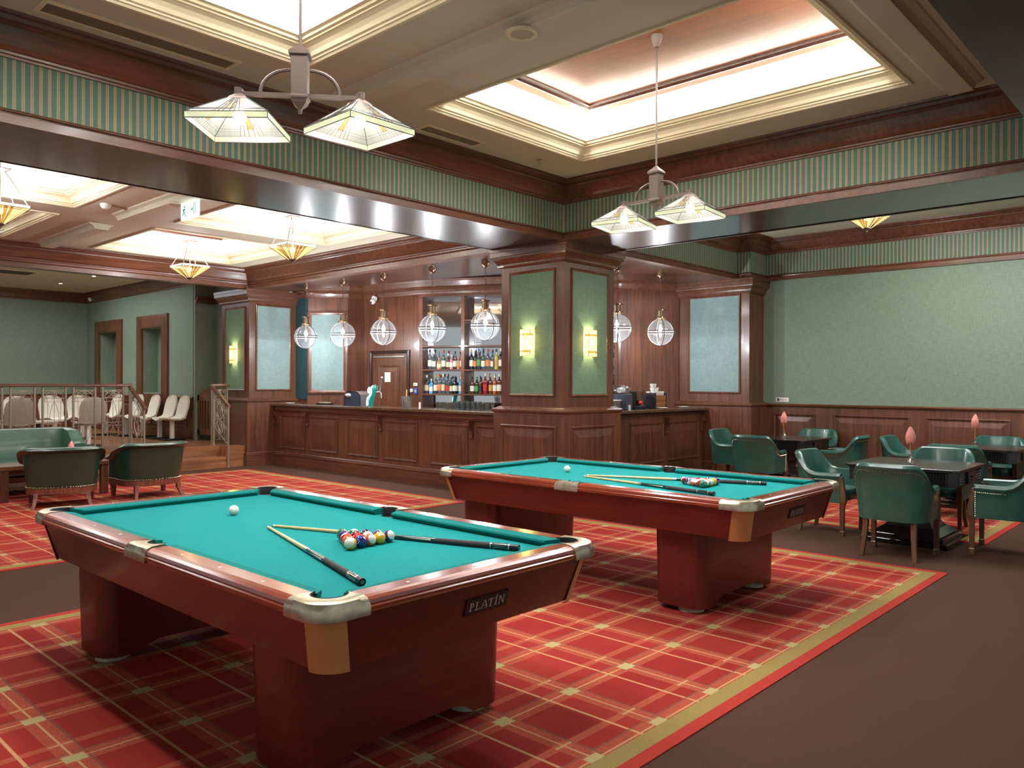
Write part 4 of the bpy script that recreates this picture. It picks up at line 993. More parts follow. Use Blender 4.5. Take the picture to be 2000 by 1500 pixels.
def railing(label, o0, posts, panels, hand):
    t = thing('metal_railing', label, 'railing', o0, 0, 'metal railings of the platform'); b = Vector(o0)
    for (x, y, z0, z1) in posts:
        q = MB().frus((x-b.x,y-b.y,z0-b.z),(x-b.x,y-b.y,z1-b.z), .019, .019, 10); q.sphere((x-b.x,y-b.y,z1-b.z+.004), .021, 8, 6); q.frus((x-b.x,y-b.y,z0-b.z),(x-b.x,y-b.y,z0-b.z+.03), .026, .024, 10); q.build('post', M['iron'], t)
    for (O, U, w_, h_, sl) in panels:
        q = MB(); scroll_panel(q, Vector(O)-b, U, w_, h_, sl); q.build('scroll_panel', M['iron'], t)
    for path in hand:
        pr = [(-.03,0),(-.033,.015),(-.03,.04),(-.018,.052),(.018,.052),(.03,.04),(.033,.015),(.03,0)]
        q = MB(); q.loft([[tuple(Vector(p)-b+(Vector((0,a,c)) if ax == 'x' else Vector((a,0,c)))) for a, c in pr] for p, ax in path], 0, False, True, True, True); q.build('handrail', M['wx'], t, .004)
    return t
xs = [1.96-.451*4+.0, ]
posts, panels = [], []
for k in range(-6, 5):
    x = 3.767+.451*(k); 
    if x < .5 or x > 5.2: continue
    posts += [(x, 14.10, .38, 1.43), (x+.335, 14.10, .38, 1.43)]; panels.append(((x+.02, 14.10, .47), (1,0,0), .295, .93, 0))
posts += [(5.56, 14.10, .38, 1.43), (5.56, 14.02, .38, 1.43), (5.56, 13.50, .0, 1.07)]
panels.append(((5.56, 13.52, .42), (0,1,0), .48, .66, .62))
railing('metal railing with scroll panels and wooden handrail along the platform edge, left of the steps', (3.0, 14.10, .38), posts, panels, [[((.4,14.10,1.455),'x'),((5.60,14.10,1.455),'x')], [((5.56,14.12,1.455),'y'),((5.56,13.45,1.08),'y')]])
posts = [(7.04, 14.10, .38, 1.43), (7.04, 14.02, .38, 1.43), (7.04, 13.475, .0, 1.07), (7.34, 14.10, .38, 1.43)]
panels = [((7.04, 13.52, .42), (0,1,0), .48, .66, .62), ((7.06, 14.10, .47), (1,0,0), .26, .93, 0)]
railing('short metal stair railing with wooden handrail beside the panelled pillar', (7.04, 14.10, .38), posts, panels, [[((7.02,14.10,1.455),'x'),((7.37,14.10,1.455),'x')], [((7.04,14.12,1.455),'y'),((7.04,13.45,1.08),'y')]])
# low swing gate in the recess
t = thing('swing_gate', 'low slatted dark wooden gate with scrolled top between the wall and the pillar', 'gate', (7.50,15.1,.38))
MB().box(-.02,-.5,.10,.02,.5,.22).box(-.02,-.5,.78,.02,.5,.86).box(-.02,-.5,.0,.02,-.42,.9).box(-.02,.42,.0,.02,.5,.9).build('frame', M['wz'], t, .004)
for k in range(7): MB().box(-.012,-.39+k*.118,.22,.012,-.33+k*.118,.78).build('slat', M['wz'], t)
q = MB(); A = []
for i in range(13): u = i/12; A.append((-.5+u, .9+.16*max(0, math.sin(PI*u*1.0))**2*(1 if u > .2 else u/.2)))
q.add([(-.02,y,.86) for y, z in A]+[(-.02,y,z) for y, z in A]+[(.02,y,.86) for y, z in A]+[(.02,y,z) for y, z in A], sum([[(i,i+1,13+i+1,13+i),(26+i,39+i,39+i+1,26+i+1),(13+i,14+i,40+i,39+i)] for i in range(12)], [])); q.build('scrolled_top', M['wz'], t)

# ------------------------------------------------------------------ moulded seats on the platform
def shell_seat(label, loc, rz, back='cream'):
    t = thing('moulded_seat', label, 'seat', loc, rz, 'moulded seats on the platform')
    # profile in y-z: seat front -> bend -> back top, faces +y
    prof = [(.30,.40,.14),(.29,.425,.19),(.20,.43,.225),(.05,.41,.235),(-.08,.40,.23),(-.17,.43,.22),(-.215,.50,.215),(-.24,.60,.225),(-.265,.70,.23),(-.285,.80,.20),(-.295,.86,.14),(-.297,.885,.06)]
    rows = []; rb = []
    for (y, z, w_) in prof:
        rows.append([(w_*k, y+.02*abs(k)**2.5*(1 if z > .45 else 0), z+.03*abs(k)**2.5*(1 if z < .45 else 0)) for k in (-1,-.8,-.4,0,.4,.8,1)])
        rb.append([(w_*k, y-.035+.02*abs(k)**2.5*(1 if z > .45 else 0)*1, z-.03*(1 if z < .45 else .0)+.03*abs(k)**2.5*(1 if z < .45 else 0)) for k in (-1,-.8,-.4,0,.4,.8,1)])
    q = MB().loft(rows, 0, True, False); q.loft([r[::-1] for r in rb], 1, True, False)
    n = len(rows)
    for i in range(n-1):
        for e in (0, -1): q.add([rows[i][e], rows[i+1][e], rb[i+1][e], rb[i][e]], [(0,1,2,3)], 0, True)
    for e in (0, -1): q.add(rows[e]+rb[e], [(k,k+1,7+k+1,7+k) for k in range(6)], 0, True)
    q.build('shell', [M['cream'], M['greyback'] if back == 'grey' else M['cream']], t)
    MB().box(-.035,-.06,.03,.035,.01,.385).build('leg_post', M['white'], t, .004); MB().box(-.14,-.24,0,.14,.2,.03).build('foot_plate', M['blk'], t, .006)
    return t
def pz(x, y): return (x, y, .38)
sc_ = shell_seat('cream moulded seat facing the camera behind the middle of the railing', pz(5.366,17.2), R(180))
dup(sc_, pz(4.706,17.0), R(180), 'cream moulded seat facing the camera, leftmost of the front facing seats')
dup(sc_, pz(5.93,17.4), R(176), 'cream moulded seat facing the camera behind the right hand grey seat back')
dup(sc_, pz(4.15,16.9), R(180), 'cream moulded seat cut by the left frame edge')
sg_ = shell_seat('moulded seat with grey back toward the camera at the left of the railing', pz(4.186,15.4), 0, 'grey')
dup(sg_, pz(5.343,15.4), 0, 'moulded seat with grey back toward the camera near the corner post of the railing')
dup(sc_, pz(6.66,18.2), R(95), 'cream moulded seat seen from the side, far back by the niche wall')
dup(sc_, pz(6.86,17.6), R(92), 'cream moulded seat seen from the side, second of the row along the niche wall')
dup(sc_, pz(6.98,17.05), R(90), 'cream moulded seat half hidden by the sloping handrail')
dup(sc_, pz(7.00,16.30), R(92), 'cream moulded seat right of the sloping handrail, left one of a pair')
dup(sc_, pz(7.02,15.78), R(90), 'cream moulded seat right of the sloping handrail, right one of a pair')
for x, y, lb in ((4.72,16.2,'small cream ball return table behind the railing'),):
    t = thing('side_table', 'low cream table between the grey and cream seats', 'table', pz(4.75,16.2)); MB().box(-.3,-.2,.40,.3,.2,.44).build('tabletop', M['cream'], t, .006); MB().box(-.04,-.04,0,.04,.04,.40).build('leg', M['blk'], t)

# ------------------------------------------------------------------ globe pendants over the bar
GLOBE_W, BOWL_W, SCONCE_W = 50, 75, 7
def globe(label, loc, rz=0):
    t = thing('globe_pendant', label, 'lamp', loc, rz, 'glass globe pendants over the bar')
    MB().lathe([(.062,0),(.062,-.006),(.058,-.03),(.045,-.055),(.024,-.075),(.012,-.082),(.008,-.10),(.001,-.102)], n=18).build('canopy', M['brass'], t)
    q = MB(); z = -.10; k = 0
    while z > -.535:
        P = []
        for i in range(8):
            a = 2*PI*i/8; u, v = .009*math.cos(a), .019*math.sin(a)
            P.append((u, 0, z-.017+v) if k % 2 else (0, u, z-.017+v))
        q.tube(P, .0028, 4, closed=True); z -= .031; k += 1
    q.build('chain', M['bronze'], t)
    q = MB().lathe([(.001,-.545),(.07,-.55),(.072,-.565),(.05,-.57),(.05,-.66),(.07,-.665),(.072,-.685),(.06,-.70),(.001,-.70)], n=18)
    for i in range(4): a = i*PI/2+.3; q.sphere((.078*math.cos(a), .078*math.sin(a), -.557), .008, 6, 4); q.frus((.07*math.cos(a),.07*math.sin(a),-.66),(.085*math.cos(a),.085*math.sin(a),-.735), .006, .006, 6)
    q.build('gallery', M['brass'], t)
    c = -.905; r = .205
    MB().sphere((0,0,c), r, 28, 18).build('glass_globe', M['globe'], t)
    q = MB()
    for zz in (-.018, .018):
        q.tube([((r+.004)*math.cos(2*PI*i/32), (r+.004)*math.sin(2*PI*i/32), c+zz) for i in range(32)], .006, 5, closed=True)
    q.build('equator_band', M['rib'], t)
    for k in range(4):
        a = k*PI/2+.35; P = [((r+.003)*math.sin(R(b))*math.cos(a), (r+.003)*math.sin(R(b))*math.sin(a), c+(r+.003)*math.cos(R(b))) for b in range(12, 181, 12)]
        MB().tube(P, .006, 5).build('rib', M['rib'], t)
    MB().frus((0,0,-.70),(0,0,-.79), .022, .022, 10).build('lamp_holder', M['brass'], t)
    MB().lathe([(.001,-.79),(.012,-.80),(.020,-.83),(.022,-.86),(.016,-.89),(.001,-.90)], n=12).build('bulb', M['bulb'], t)
    point('globe_bulb', (0,0,c-.05), GLOBE_W, (.92,.96,1), .035, t)
    return t
g0 = None
GL = [((7.92,12.35),'globe pendant farthest left over the bar, next to the panelled pillar'), ((7.95,11.27),'second globe pendant from the left over the bar'),
      ((7.96,10.18),'third globe pendant from the left, hanging beside the dark bar door'), ((7.94,8.98),'globe pendant in front of the left bay of bottle shelves'),
      ((7.98,7.90),'globe pendant just left of the central pillar with two wall lamps'), ((9.58,6.77),'globe pendant just right of the central pillar'), ((10.80,6.80),'globe pendant farthest right over the bar')]
def dup_lights(src, dst):
    pass
for (x, y), lb in GL:
    if g0 is None: g0 = globe(lb, (x, y, ZB))
    else:
        o = dup(g0, (x, y, ZB), random.uniform(0, 1.2), lb)

# ------------------------------------------------------------------ art glass bowl pendants
M['bowl'] = pane('lit_bowl_glass', lin(238,208,150), 1.1, .3); M['bowl2'] = pane('lit_bowl_amber', lin(206,140,60), .8, .3); M['bowlrim'] = pane('lit_bowl_rim', lin(244,238,214), 1.5, .2)
def bowl(label, loc, rz=0, drop=.38):
    t = thing('bowl_pendant', label, 'lamp', loc, rz, 'square art glass bowl pendants')
    zr = -drop; h0, h1, zb = .215, .045, zr-.185; cs = [(1,1),(-1,1),(-1,-1),(1,-1)]
    MB().lathe([(.001,.0),(.11,.0),(.115,-.012),(.07,-.028),(.03,-.04),(.001,-.042)], n=4, smooth=False).build('canopy', M['bronze'], t)
    for a in cs: MB().frus((a[0]*.035,a[1]*.035,-.03),(a[0]*(h0-.02),a[1]*(h0-.02),zr+.01), .0055, .0055, 6).build('rod', M['bronze'], t)
    MB().frus((0,0,-.03),(0,0,zb+.0), .006, .006, 6).build('rod', M['bronze'], t)
    g = MB(); q = MB()
    for i in range(4):
        a, b = cs[i], cs[(i+1)%4]; A = [Vector((a[0]*h0,a[1]*h0,zr-.03)), Vector((b[0]*h0,b[1]*h0,zr-.03)), Vector((b[0]*h1,b[1]*h1,zb)), Vector((a[0]*h1,a[1]*h1,zb))]
        pt = lambda u, v: (A[0]*(1-u)+A[1]*u)*(1-v)+(A[3]*(1-u)+A[2]*u)*v
        quad = lambda u0, v0, u1, v1, mi: g.add([pt(u0,v0),pt(u1,v0),pt(u1,v1),pt(u0,v1)], [(0,1,2,3)], mi)
        quad(0,0,.34,1,0); quad(.34,0,.40,1,1); quad(.40,0,.46,1,0); quad(.46,0,.54,1,1); quad(.54,0,.60,1,0); quad(.60,0,.66,1,1); quad(.66,0,1,1,0)
        g.add([A[0], A[1], Vector((b[0]*h0,b[1]*h0,zr)), Vector((a[0]*h0,a[1]*h0,zr))], [(0,1,2,3)], 2)
        n = (A[1]-A[0]).cross(A[3]-A[0]).normalized()*-.001
        ln = lambda u0, v0, u1, v1, r=.002: q.tube([pt(u0,v0)+n, pt(u1,v1)+n], r, 4)
        ln(0,0,1,0,.003); ln(0,0,0,1,.0035); ln(0,.12,1,.12); ln(.07,0,.07,1); ln(.93,0,.93,1)
        for u in (.34,.40,.46,.54,.60,.66): ln(u, .12, u, 1)
        q.tube([A[0], Vector((a[0]*h0,a[1]*h0,zr))], .003, 4)
    o = g.build('glass_bowl', [M['bowl'], M['bowl2'], M['bowlrim']], t); q.build('leading', M['lead'], o)
    MB().lathe([(.001,zb-.055),(.012,zb-.05),(.014,zb-.03),(.03,zb-.02),(.045,zb+.0),(.001,zb+.002)], n=12).build('finial', M['bronze'], t)
    MB().sphere((0,0,zr-.06), .03).build('bulb', M['bulbw'], t)
    point('bowl_bulb', (0,0,zr+.02), BOWL_W, (.97,.97,1), .03, t)
    return t
def stem(o, h): MB().frus((0,0,0),(0,0,h), .006, .006, 6).build('stem', M['bronze'], o)
b0 = bowl('square art glass bowl pendant nearest the bar, right of the exit sign', (5.69,9.19,3.72)); stem(b0, .24)
dup(b0, (5.63,12.0,3.72), 0, 'square art glass bowl pendant farther back, left of the panelled pillar')
dup(b0, (2.40,9.35,3.72), 0, 'square amber art glass bowl pendant cut by the left frame edge')
b3 = bowl('square art glass bowl pendant half hidden by the beam above the green wall', (10.4,3.53,ZC1), 0, .22)

# ------------------------------------------------------------------ wall sconces on the pillars
M['sc1'] = pane('lit_sconce_glass', lin(255,226,150), 2.2, .25); M['sc2'] = pane('lit_sconce_amber', lin(236,164,60), 1.3, .25)
def sconce(label, c, N):
    N = Vector(N); U = Vector((0,0,1)).cross(N); V = Vector((0,0,1)); t = thing('wall_sconce', label, 'lamp', c, 0, 'amber glass wall lamps on the pillars')
    w_, h_, d_ = .085, .165, .10; C = [U*(-w_)+N*.004, U*(-w_)+N*d_*.6, N*d_, U*w_+N*d_*.6, U*w_+N*.004]
    g = MB(); q = MB()
    for i in range(4):
        a, b = C[i], C[i+1]; vs = [-h_, -h_*.72, -h_*.6, h_*.55, h_*.66, h_]; ms = [0,1,0,0,0]
        for j in range(5): g.add([a+V*vs[j], b+V*vs[j], b+V*vs[j+1], a+V*vs[j+1]], [(0,1,2,3)], 1 if j in (1,3) and i in (1,2) and j == 1 else (1 if j == 3 else 0))
        for z in vs: q.tube([a+V*z, b+V*z], .0022, 4)
        q.tube([a-V*h_, a+V*h_], .003, 4)
        if i in (1, 2):
            for f in (.35, .65): q.tube([a.lerp(b, f)-V*h_, a.lerp(b, f)-V*h_*.6], .0018, 4)
    q.tube([C[4]-V*h_, C[4]+V*h_], .003, 4)
    o = g.build('sconce_glass', [M['sc1'], M['sc2']], t); q.build('leading', M['brass'], o)
    MB().obox(N*.003, U, V, N, .05, .12, .003).build('back_plate', M['brass'], t)
    MB().frus(N*.05-V*.03, N*.05+V*.04, .02, .02, 10).build('bulb', M['bulbw'], t)
    point('sconce_bulb', N*.045+V*.075, SCONCE_W, (1,.86,.5), .018, t); point('sconce_bulb', N*.045-V*.065, SCONCE_W*.6, (1,.86,.5), .018, t)
    return t
sconce('lit amber glass wall lamp on the left face of the central pillar', (7.436,6.605,2.05), XN)
sconce('lit amber glass wall lamp on the right face of the central pillar', (7.925,6.026,2.04), YN)
sconce('lit amber glass wall lamp on the far pillar by the stair railing', (7.436,14.01,2.06), XN)

# ------------------------------------------------------------------ shelving with bottles behind the bar (local x along the wall)
SA, SB = Vector((9.48,11.05,0)), Vector((11.01,7.75,0)); sd = (SB-SA).normalized(); sang = math.atan2(sd.y, sd.x)
sh = thing('bottle_shelving', 'tall wooden bottle shelves with mirror backs behind the bar', 'shelving', (SA.x, SA.y, 0), sang)
L = (SB-SA).length   # front faces the room on local -y ... the wall lies on local +y
for x in (.0, .815, 1.745, 2.62, L-.05): MB().box(x-.02, -.0, 0, x+.045, .27, 3.13).build('upright', M['wz'], sh, .003)
for z in (.96, 1.345, 1.785, 2.215): MB().box(.0, .005, z-.028, L, .265, z).build('shelf', M['wx'], sh, .003)
MB().box(.86, .005, 2.65, L, .265, 2.675).build('shelf', M['wx'], sh, .003)
MB().box(-.02, -.02, 3.10, L, .27, 3.15).build('top_board', M['wx'], sh)
for (a, b) in ((.045,.795),(.86,1.725),(1.79,2.6),(2.665,L-.07)): MB().box(a, .255, 1.0, b, .262, 3.1).build('mirror_back', M['mirror'], sh)
def on_shelf(s, d): p = SA+sd*s+Vector((-sd.y, sd.x, 0))*d; return (p.x, p.y)
BG = {}
def gm(nm, c, kind='glass'):
    if nm not in BG:
        BG[nm] = thin_glass('bottle_'+nm, lin(*c), .2, .05) if kind == 'glass' else mat('bottle_'+nm, lin(*c), .25, coat=.4)
    return BG[nm]
COLS = {'clear':((222,230,232),'glass'),'brown':((96,50,22),'o'),'green':((28,60,36),'o'),'blue':((96,168,214),'o'),'red':((150,26,30),'o'),'amber':((172,96,34),'o'),'black':((24,22,24),'o'),'wood':((196,150,100),'o'),
        'yellow':((190,180,60),'o'),'pink':((216,140,150),'o')}
LABC = {'white':(232,228,214),'red':(190,40,36),'cream':(222,208,170),'green':(96,150,80),'orange':(220,130,70),'blue':(70,120,180),'black':(30,28,30),'gold':(200,160,80)}
LM = {k: mat('label_'+k, lin(*v), .5) for k, v in LABC.items()}
def bottle(s, z, col, lab, cap, h, r, label, grp, d=.13, square=False):
    q = MB(); n = 4 if square else 14; sm = not square
    b = h*.62
    q.lathe([(.001,.002),(r*.94,.0),(r,.008),(r,b*.95),(r*.92,b+.01),(r*.45,b+h*.10),(r*.34,b+h*.13),(r*.33,h*.92)], n=n, mi=0, smooth=sm)
    q.lathe([(r*1.012,b*.25),(r*1.012,b*.75)], n=n, mi=1, smooth=sm)
    q.lathe([(r*.36,h*.86),(r*.38,h*.87),(r*.38,h*.99),(r*.3,h),(.001,h)], n=10, mi=2)
    cc = COLS[col]
    o = q.build('bottle', [gm(col, *cc), LM[lab], LM[cap]], fix=False); x, y = on_shelf(s, d); o.location = (x, y, z); o.rotation_euler = (0,0,sang+random.uniform(-.2,.2))
    return tag(o, label, 'bottle', grp)
UP = [(.137,'clear','white','black','tall clear bottle with a black stopper at the left end of the upper shelf',.37,.042),(.218,'clear','white','white','clear bottle second from the left on the upper shelf',.33,.038),
 (.319,'wood','cream','orange','tan cylinder bottle left of middle in the left upper shelf',.22,.042),(.409,'clear','white','red','clear bottle with a red cap in the left upper shelf',.35,.042),(.499,'brown','cream','white','brown bottle with a white cap in the left upper shelf',.29,.036),
 (.563,'pink','white','white','short pink bottle in the left upper shelf',.27,.033),(.635,'clear','white','black','clear bottle with a white band in the left upper shelf',.33,.036),(.70,'wood','orange','orange','orange tan bottle in the left upper shelf',.24,.03),
 (.752,'red','white','red','red bottle second from the right end of the left upper shelf',.33,.026),
 (.948,'black','white','gold','dark bottle with white label starting the right upper shelf',.36,.038),(1.021,'black','orange','black','slim black bottle second in the right upper shelf',.33,.034),(1.089,'clear','green','blue','clear bottle with a dark ball stopper in the right upper shelf',.38,.04),
 (1.176,'clear','white','black','clear stubby bottle in the right upper shelf',.33,.04),(1.268,'clear','orange','red','clear bottle with a peach label and red cap, right upper shelf',.36,.044),(1.34,'clear','white','blue','narrow clear bottle with a pale label, right upper shelf',.32,.03),
 (1.426,'yellow','gold','black','olive yellow bottle near the right end of the upper shelf',.36,.036),(1.503,'black','white','white','black bottle with white label beside the pillar on the upper shelf',.37,.036)]
LO = [(.076,'clear','cream','white','clear bottle with a cream label at the left end of the lower shelf',.34,.042),(.167,'blue','white','white','square blue bottle at the left of the lower shelf',.27,.042),(.253,'clear','white','gold','clear bottle with a gold cap in the left lower shelf',.34,.04),
 (.329,'clear','orange','red','clear bottle with red diamond label in the left lower shelf',.36,.04),(.404,'clear','cream','white','clear bottle with white capsule in the left lower shelf',.36,.036),(.489,'clear','red','black','clear bottle with red label in the left lower shelf',.32,.04),
 (.558,'green','cream','black','dark green bottle in the left lower shelf',.30,.032),(.638,'black','white','black','broad black bottle with a white collar in the left lower shelf',.32,.046),(.745,'blue','white','white','square blue bottle at the right of the left lower shelf',.31,.042),
 (.967,'brown','white','black','whisky bottle with a white label at the left of the right lower shelf',.31,.042),(1.05,'green','green','green','bottle with a green label and green cap on the lower shelf',.30,.038),(1.123,'brown','black','black','brown bottle with a dark label on the right lower shelf',.32,.038),
 (1.215,'red','red','white','whisky bottle with a slanted red label on the right lower shelf',.37,.042),(1.316,'brown','gold','gold','brown bottle with a gold cap on the right lower shelf',.35,.036),(1.393,'amber','white','white','amber bottle with an oval white label on the right lower shelf',.34,.036),
 (1.48,'brown','white','white','wide dark bottle beside the pillar on the right lower shelf',.36,.046)]
for (s, c, lb, cp, tx, h, r) in UP: bottle(s, 1.785, c, lb, cp, h, r, tx, 'bottles on the upper bar shelf')
for (s, c, lb, cp, tx, h, r) in LO: bottle(s, 1.345, c, lb, cp, h, r, tx, 'bottles on the lower bar shelf', square=(c == 'blue'))
bottle(3.50, 1.785, 'clear', 'white', 'black', .40, .045, 'clear bottle right of the pillar on the upper shelf', 'bottles on the upper bar shelf')
bottle(3.50, 1.345, 'black', 'white', 'black', .36, .04, 'dark bottle right of the pillar on the lower shelf', 'bottles on the lower bar shelf')

# ------------------------------------------------------------------ things on the bar counter
ZBAR = 1.145
gl = None
gq = MB().lathe([(.001,.008),(.026,.008),(.034,.09),(.036,.10),(.037,.10),(.029,.0),(.001,.0)], n=12)
for i, (x, y) in enumerate([(8.30-.0*k, 9.25-k*.085) for k in range(15)]+[(8.22, 8.95-k*.085) for k in range(11)]+[(8.34,8.62-k*.09) for k in range(0)]):
    if gl is None: o = gl = gq.build('drinking_glass', M['bglass'], fix=True)
    else: o = gl.copy(); COL.objects.link(o)
    o.location = (x, y, ZBAR); tag(o, 'clear tumbler in the rows on the bar counter left of the central pillar', 'glass', 'tumblers on the bar counter')
jl = None
jq = MB().lathe([(.001,.01),(.036,.01),(.040,.13),(.042,.13),(.038,.0),(.001,.0)], n=12).tube([(.04,0,.11),(.075,0,.10),(.075,0,.04),(.04,0,.03)], .006, 5)
for i in range(5):
    if jl is None: o = jl = jq.build('beer_mug', M['bglass'])
    else: o = jl.copy(); COL.objects.link(o)
    o.location = (8.13, 8.62-i*.11, ZBAR); tag(o, 'clear glass beer mug in front of the tumblers, left of the central pillar', 'glass', 'beer mugs on the bar counter')
# arched steel bottle cooler
t = thing('ice_display_case', 'arched stainless steel case with dark glass front on the bar counter', 'display case', (8.17,11.12,ZBAR), R(8))
q = MB(); A = [(-.20,0),(-.20,.12),(-.19,.18),(-.15,.225),(-.08,.25),(.08,.25),(.15,.225),(.19,.18),(.20,.12),(.20,0)]
MB().loft([[(-.15,-a,b) for a, b in A],[(.15,-a,b) for a, b in A]], 0, True, False).build('shell', M['steel'], t)
A2 = [(a*.93, b*.95) for a, b in A]
MB().add([(-.145,-a,b) for a, b in A2], [tuple(range(len(A2)))]).add([(.145,-a,b) for a, b in A2], [tuple(range(len(A2)))]).build('glass_front', mat('smoked_glass', lin(52,60,84), .12, coat=.5), t)
MB().sphere((-.13,.10,.18), .07, 14, 8, 0, .55).build('hood', mat('pale_hood', lin(170,168,176), .3), t)
# beer tap
t = thing('beer_tap', 'lit turquoise beer tap column with chrome handle on the bar counter', 'beer tap', (7.99,10.52,ZBAR), R(-60))
q = MB(); prof = [(-.02,0,.055),(-.015,.06,.06),(.0,.14,.065),(.02,.22,.07),(.035,.29,.065),(.05,.34,.045),(.055,.36,.02)]
q.loft([[(cx+r_*.8*math.cos(2*PI*i/14), r_*.62*math.sin(2*PI*i/14), z) for i in range(14)] for cx, z, r_ in prof], 0, True, True, True, True); q.build('column', mat('tap_turquoise', lin(20,130,124), .2, coat=.6), t)
P = [(-.075,-.02,.02),(-.07,-.03,.09),(-.05,-.045,.15),(.0,-.05,.20),(.01,-.05,.25),(-.01,-.045,.30),(.03,-.02,.345)]
MB().tube(P, .011, 8).build('light_strip', mat('lit_tap_strip', (.8,.95,1,1), emit=5, ecol=(.75,.93,1,1)), t)
MB().sphere((-.02,-.042,.27), .036, 12, 8, 0, 1.5).build('lit_badge', mat('lit_tap_badge', (.7,.95,.95,1), emit=2.2, ecol=(.65,.95,.95,1)), t)
q = MB().tube([(.08,.0,.24),(.14,0,.25),(.16,0,.23),(.165,0,.14)], .010, 8).tube([(.145,0,.25),(.16,0,.36),(.175,0,.46)], [.010,.012,.022], 8).tube([(.10,0,.25),(.10,0,.35)], .007, 6).sphere((.178,0,.475), .024, 10, 6)
q.build('chrome_handle', M['steel'], t)
t = thing('stirrer_cup', 'clear plastic cup with a wooden stick in front of the dark bar door', 'cup', (8.00,9.64,ZBAR))
MB().lathe([(.001,.004),(.058,.004),(.078,.185),(.082,.185),(.062,.0),(.001,.0)], n=18).build('cup', thin_glass('frosted_cup', (.80,.82,.86,1), .25, .3), t)
MB().lathe([(.001,.006),(.055,.006),(.064,.10),(.001,.10)], n=14).build('contents', mat('ice', lin(170,176,184), .4), t); MB().frus((.0,.01,.1),(.012,.02,.29), .010, .010, 8).build('stick', mat('stick_wood', lin(206,166,96), .5), t)
def saucer(x, y, lb): tag(MB().lathe([(.001,.004),(.05,.004),(.085,.018),(.088,.016),(.052,.0),(.001,.0)], (0,0,0), 20).build('saucer', M['white'], loc=(x, y, ZBAR)), lb, 'saucer', 'white saucers on the bar')
saucer(7.98,12.95,'white saucer at the left end of the bar counter'); saucer(10.86,6.80,'cream saucer on the bar in front of the tray of cups'); saucer(11.62,6.86,'white saucer at the right end of the bar counter')
t = thing('card_tray', 'small black tray on the bar counter left of the steel case', 'tray', (8.22,12.2,ZBAR), .1); MB().box(-.09,-.14,0,.09,.14,.025).build('tray', M['blk'], t, .004); MB().box(-.06,-.09,.025,.06,.09,.04).build('cards', M['grille'], t)
t = thing('sugar_shaker', 'small white tube standing on the bar counter below the wall sockets', 'shaker', (8.17,9.53,ZBAR)); MB().lathe([(.001,0),(.016,0),(.016,.09),(.001,.092)], n=12).build('tube', M['white'], t)
def wallp(s, z, n=.03): return D0+Dd*s+Dn*n+Vector((0,0,z))
for i, (s, z, hw, hh, nm, lb) in enumerate(((1.40,1.51,.045,.028,'pale','white socket plate on the bar wall left of the bottle shelves'),(1.41,1.39,.038,.055,'blue','blue socket box on the bar wall left of the bottle shelves'),(1.30,1.40,.03,.03,'pale','small white plug on the bar wall beside the blue box'))):
    t = thing('wall_socket', lb, 'socket', tuple(wallp(s, z, .012))); MB().obox((0,0,0), Dd, (0,0,1), Dn, hw, hh, .012).build('plate', M['white'] if nm == 'pale' else mat('socket_blue', lin(40,90,180), .4), t, .003)
    MB().obox(Dn*.012, Dd, (0,0,1), Dn, hw*.5, hh*.4, .004).build('insert', M['grille'], t)
# right wing
t = thing('cash_register', 'dark grey point of sale box with white slip on the right bar counter', 'cash register', (9.92,6.93,ZBAR), R(20))
MB().box(-.17,-.13,0,.17,.13,.24).build('housing', mat('till_grey', lin(60,64,76), .45), t, .008); MB().box(-.09,-.145,.0,.0,-.132,.075).build('slip', M['white'], t); MB().box(-.15,-.10,.24,.15,.11,.252).build('lid', M['blk'], t, .003)
t = thing('steel_container', 'stainless steel counter container beside the central pillar', 'container', (9.58,6.90,ZBAR), R(10))
MB().box(-.13,-.12,0,.13,.12,.14).build('body', M['steel'], t, .006); MB().box(-.14,-.13,.14,.14,.13,.155).build('lid', M['white'], t, .004)
t = thing('bag_of_cups', 'clear bag of white cups lying on the till box', 'bag', (9.99,6.98,ZBAR+.252), R(20))
for k in range(3): MB().frus((-.10+k*.09,0,.045),(-.02+k*.09,.01,.05), .042, .034, 12).build('cup', M['white'], t)
q = MB().sphere((.01,0,.062), .15, 16, 8, 0, .41); q.build('film', thin_glass('plastic_film', (.9,.92,.95,1), .25, .15), t)
t = thing('wicker_drawer_box', 'brown wooden drawer box with black side frames on the right bar counter', 'box', (10.93,6.98,ZBAR), R(8))
MB().box(-.19,-.10,0,.19,.10,.21).build('body', wood('box_wood', lin(150,96,56), 'x', rough=.4), t, .004); MB().box(-.215,-.11,0,-.19,.11,.25).build('side_frame', M['blk'], t, .006); MB().box(.19,-.11,0,.215,.11,.25).build('side_frame', M['blk'], t, .006)
for z in (.06,.13): MB().box(-.185,-.108,z,.185,-.10,z+.06).build('drawer', wood('drawer_wood', lin(160,104,62), 'x', rough=.4), t, .003)
cq = MB().lathe([(.001,.003),(.024,.0),(.034,.03),(.038,.06),(.036,.06),(.031,.03),(.001,.01)], n=12).tube([(.034,0,.05),(.055,0,.045),(.055,0,.02),(.03,0,.015)], .004, 5); cup0 = None
cz = ZBAR+.21
for (dx, dy, dz, w_) in [(-.15+k*.078, -.05, 0, 'front row of') for k in range(5)]+[(-.15+k*.078, .045, 0, 'back row of') for k in range(5)]+[(-.10+k*.078, 0, .062, 'top layer of') for k in range(3)]+[(-.03, 0, .124, 'the peak of'), (-.105, 0, .124, 'the peak of')]:
    if cup0 is None: o = cup0 = cq.build('coffee_cup', M['white'])
    else: o = cup0.copy(); COL.objects.link(o)
    o.location = (10.93+dx, 6.98+dy+dx*.14, cz+dz+.001); tag(o, 'white coffee cup in %s the stack on the wooden drawer box' % w_, 'cup', 'stacked coffee cups: '+w_)
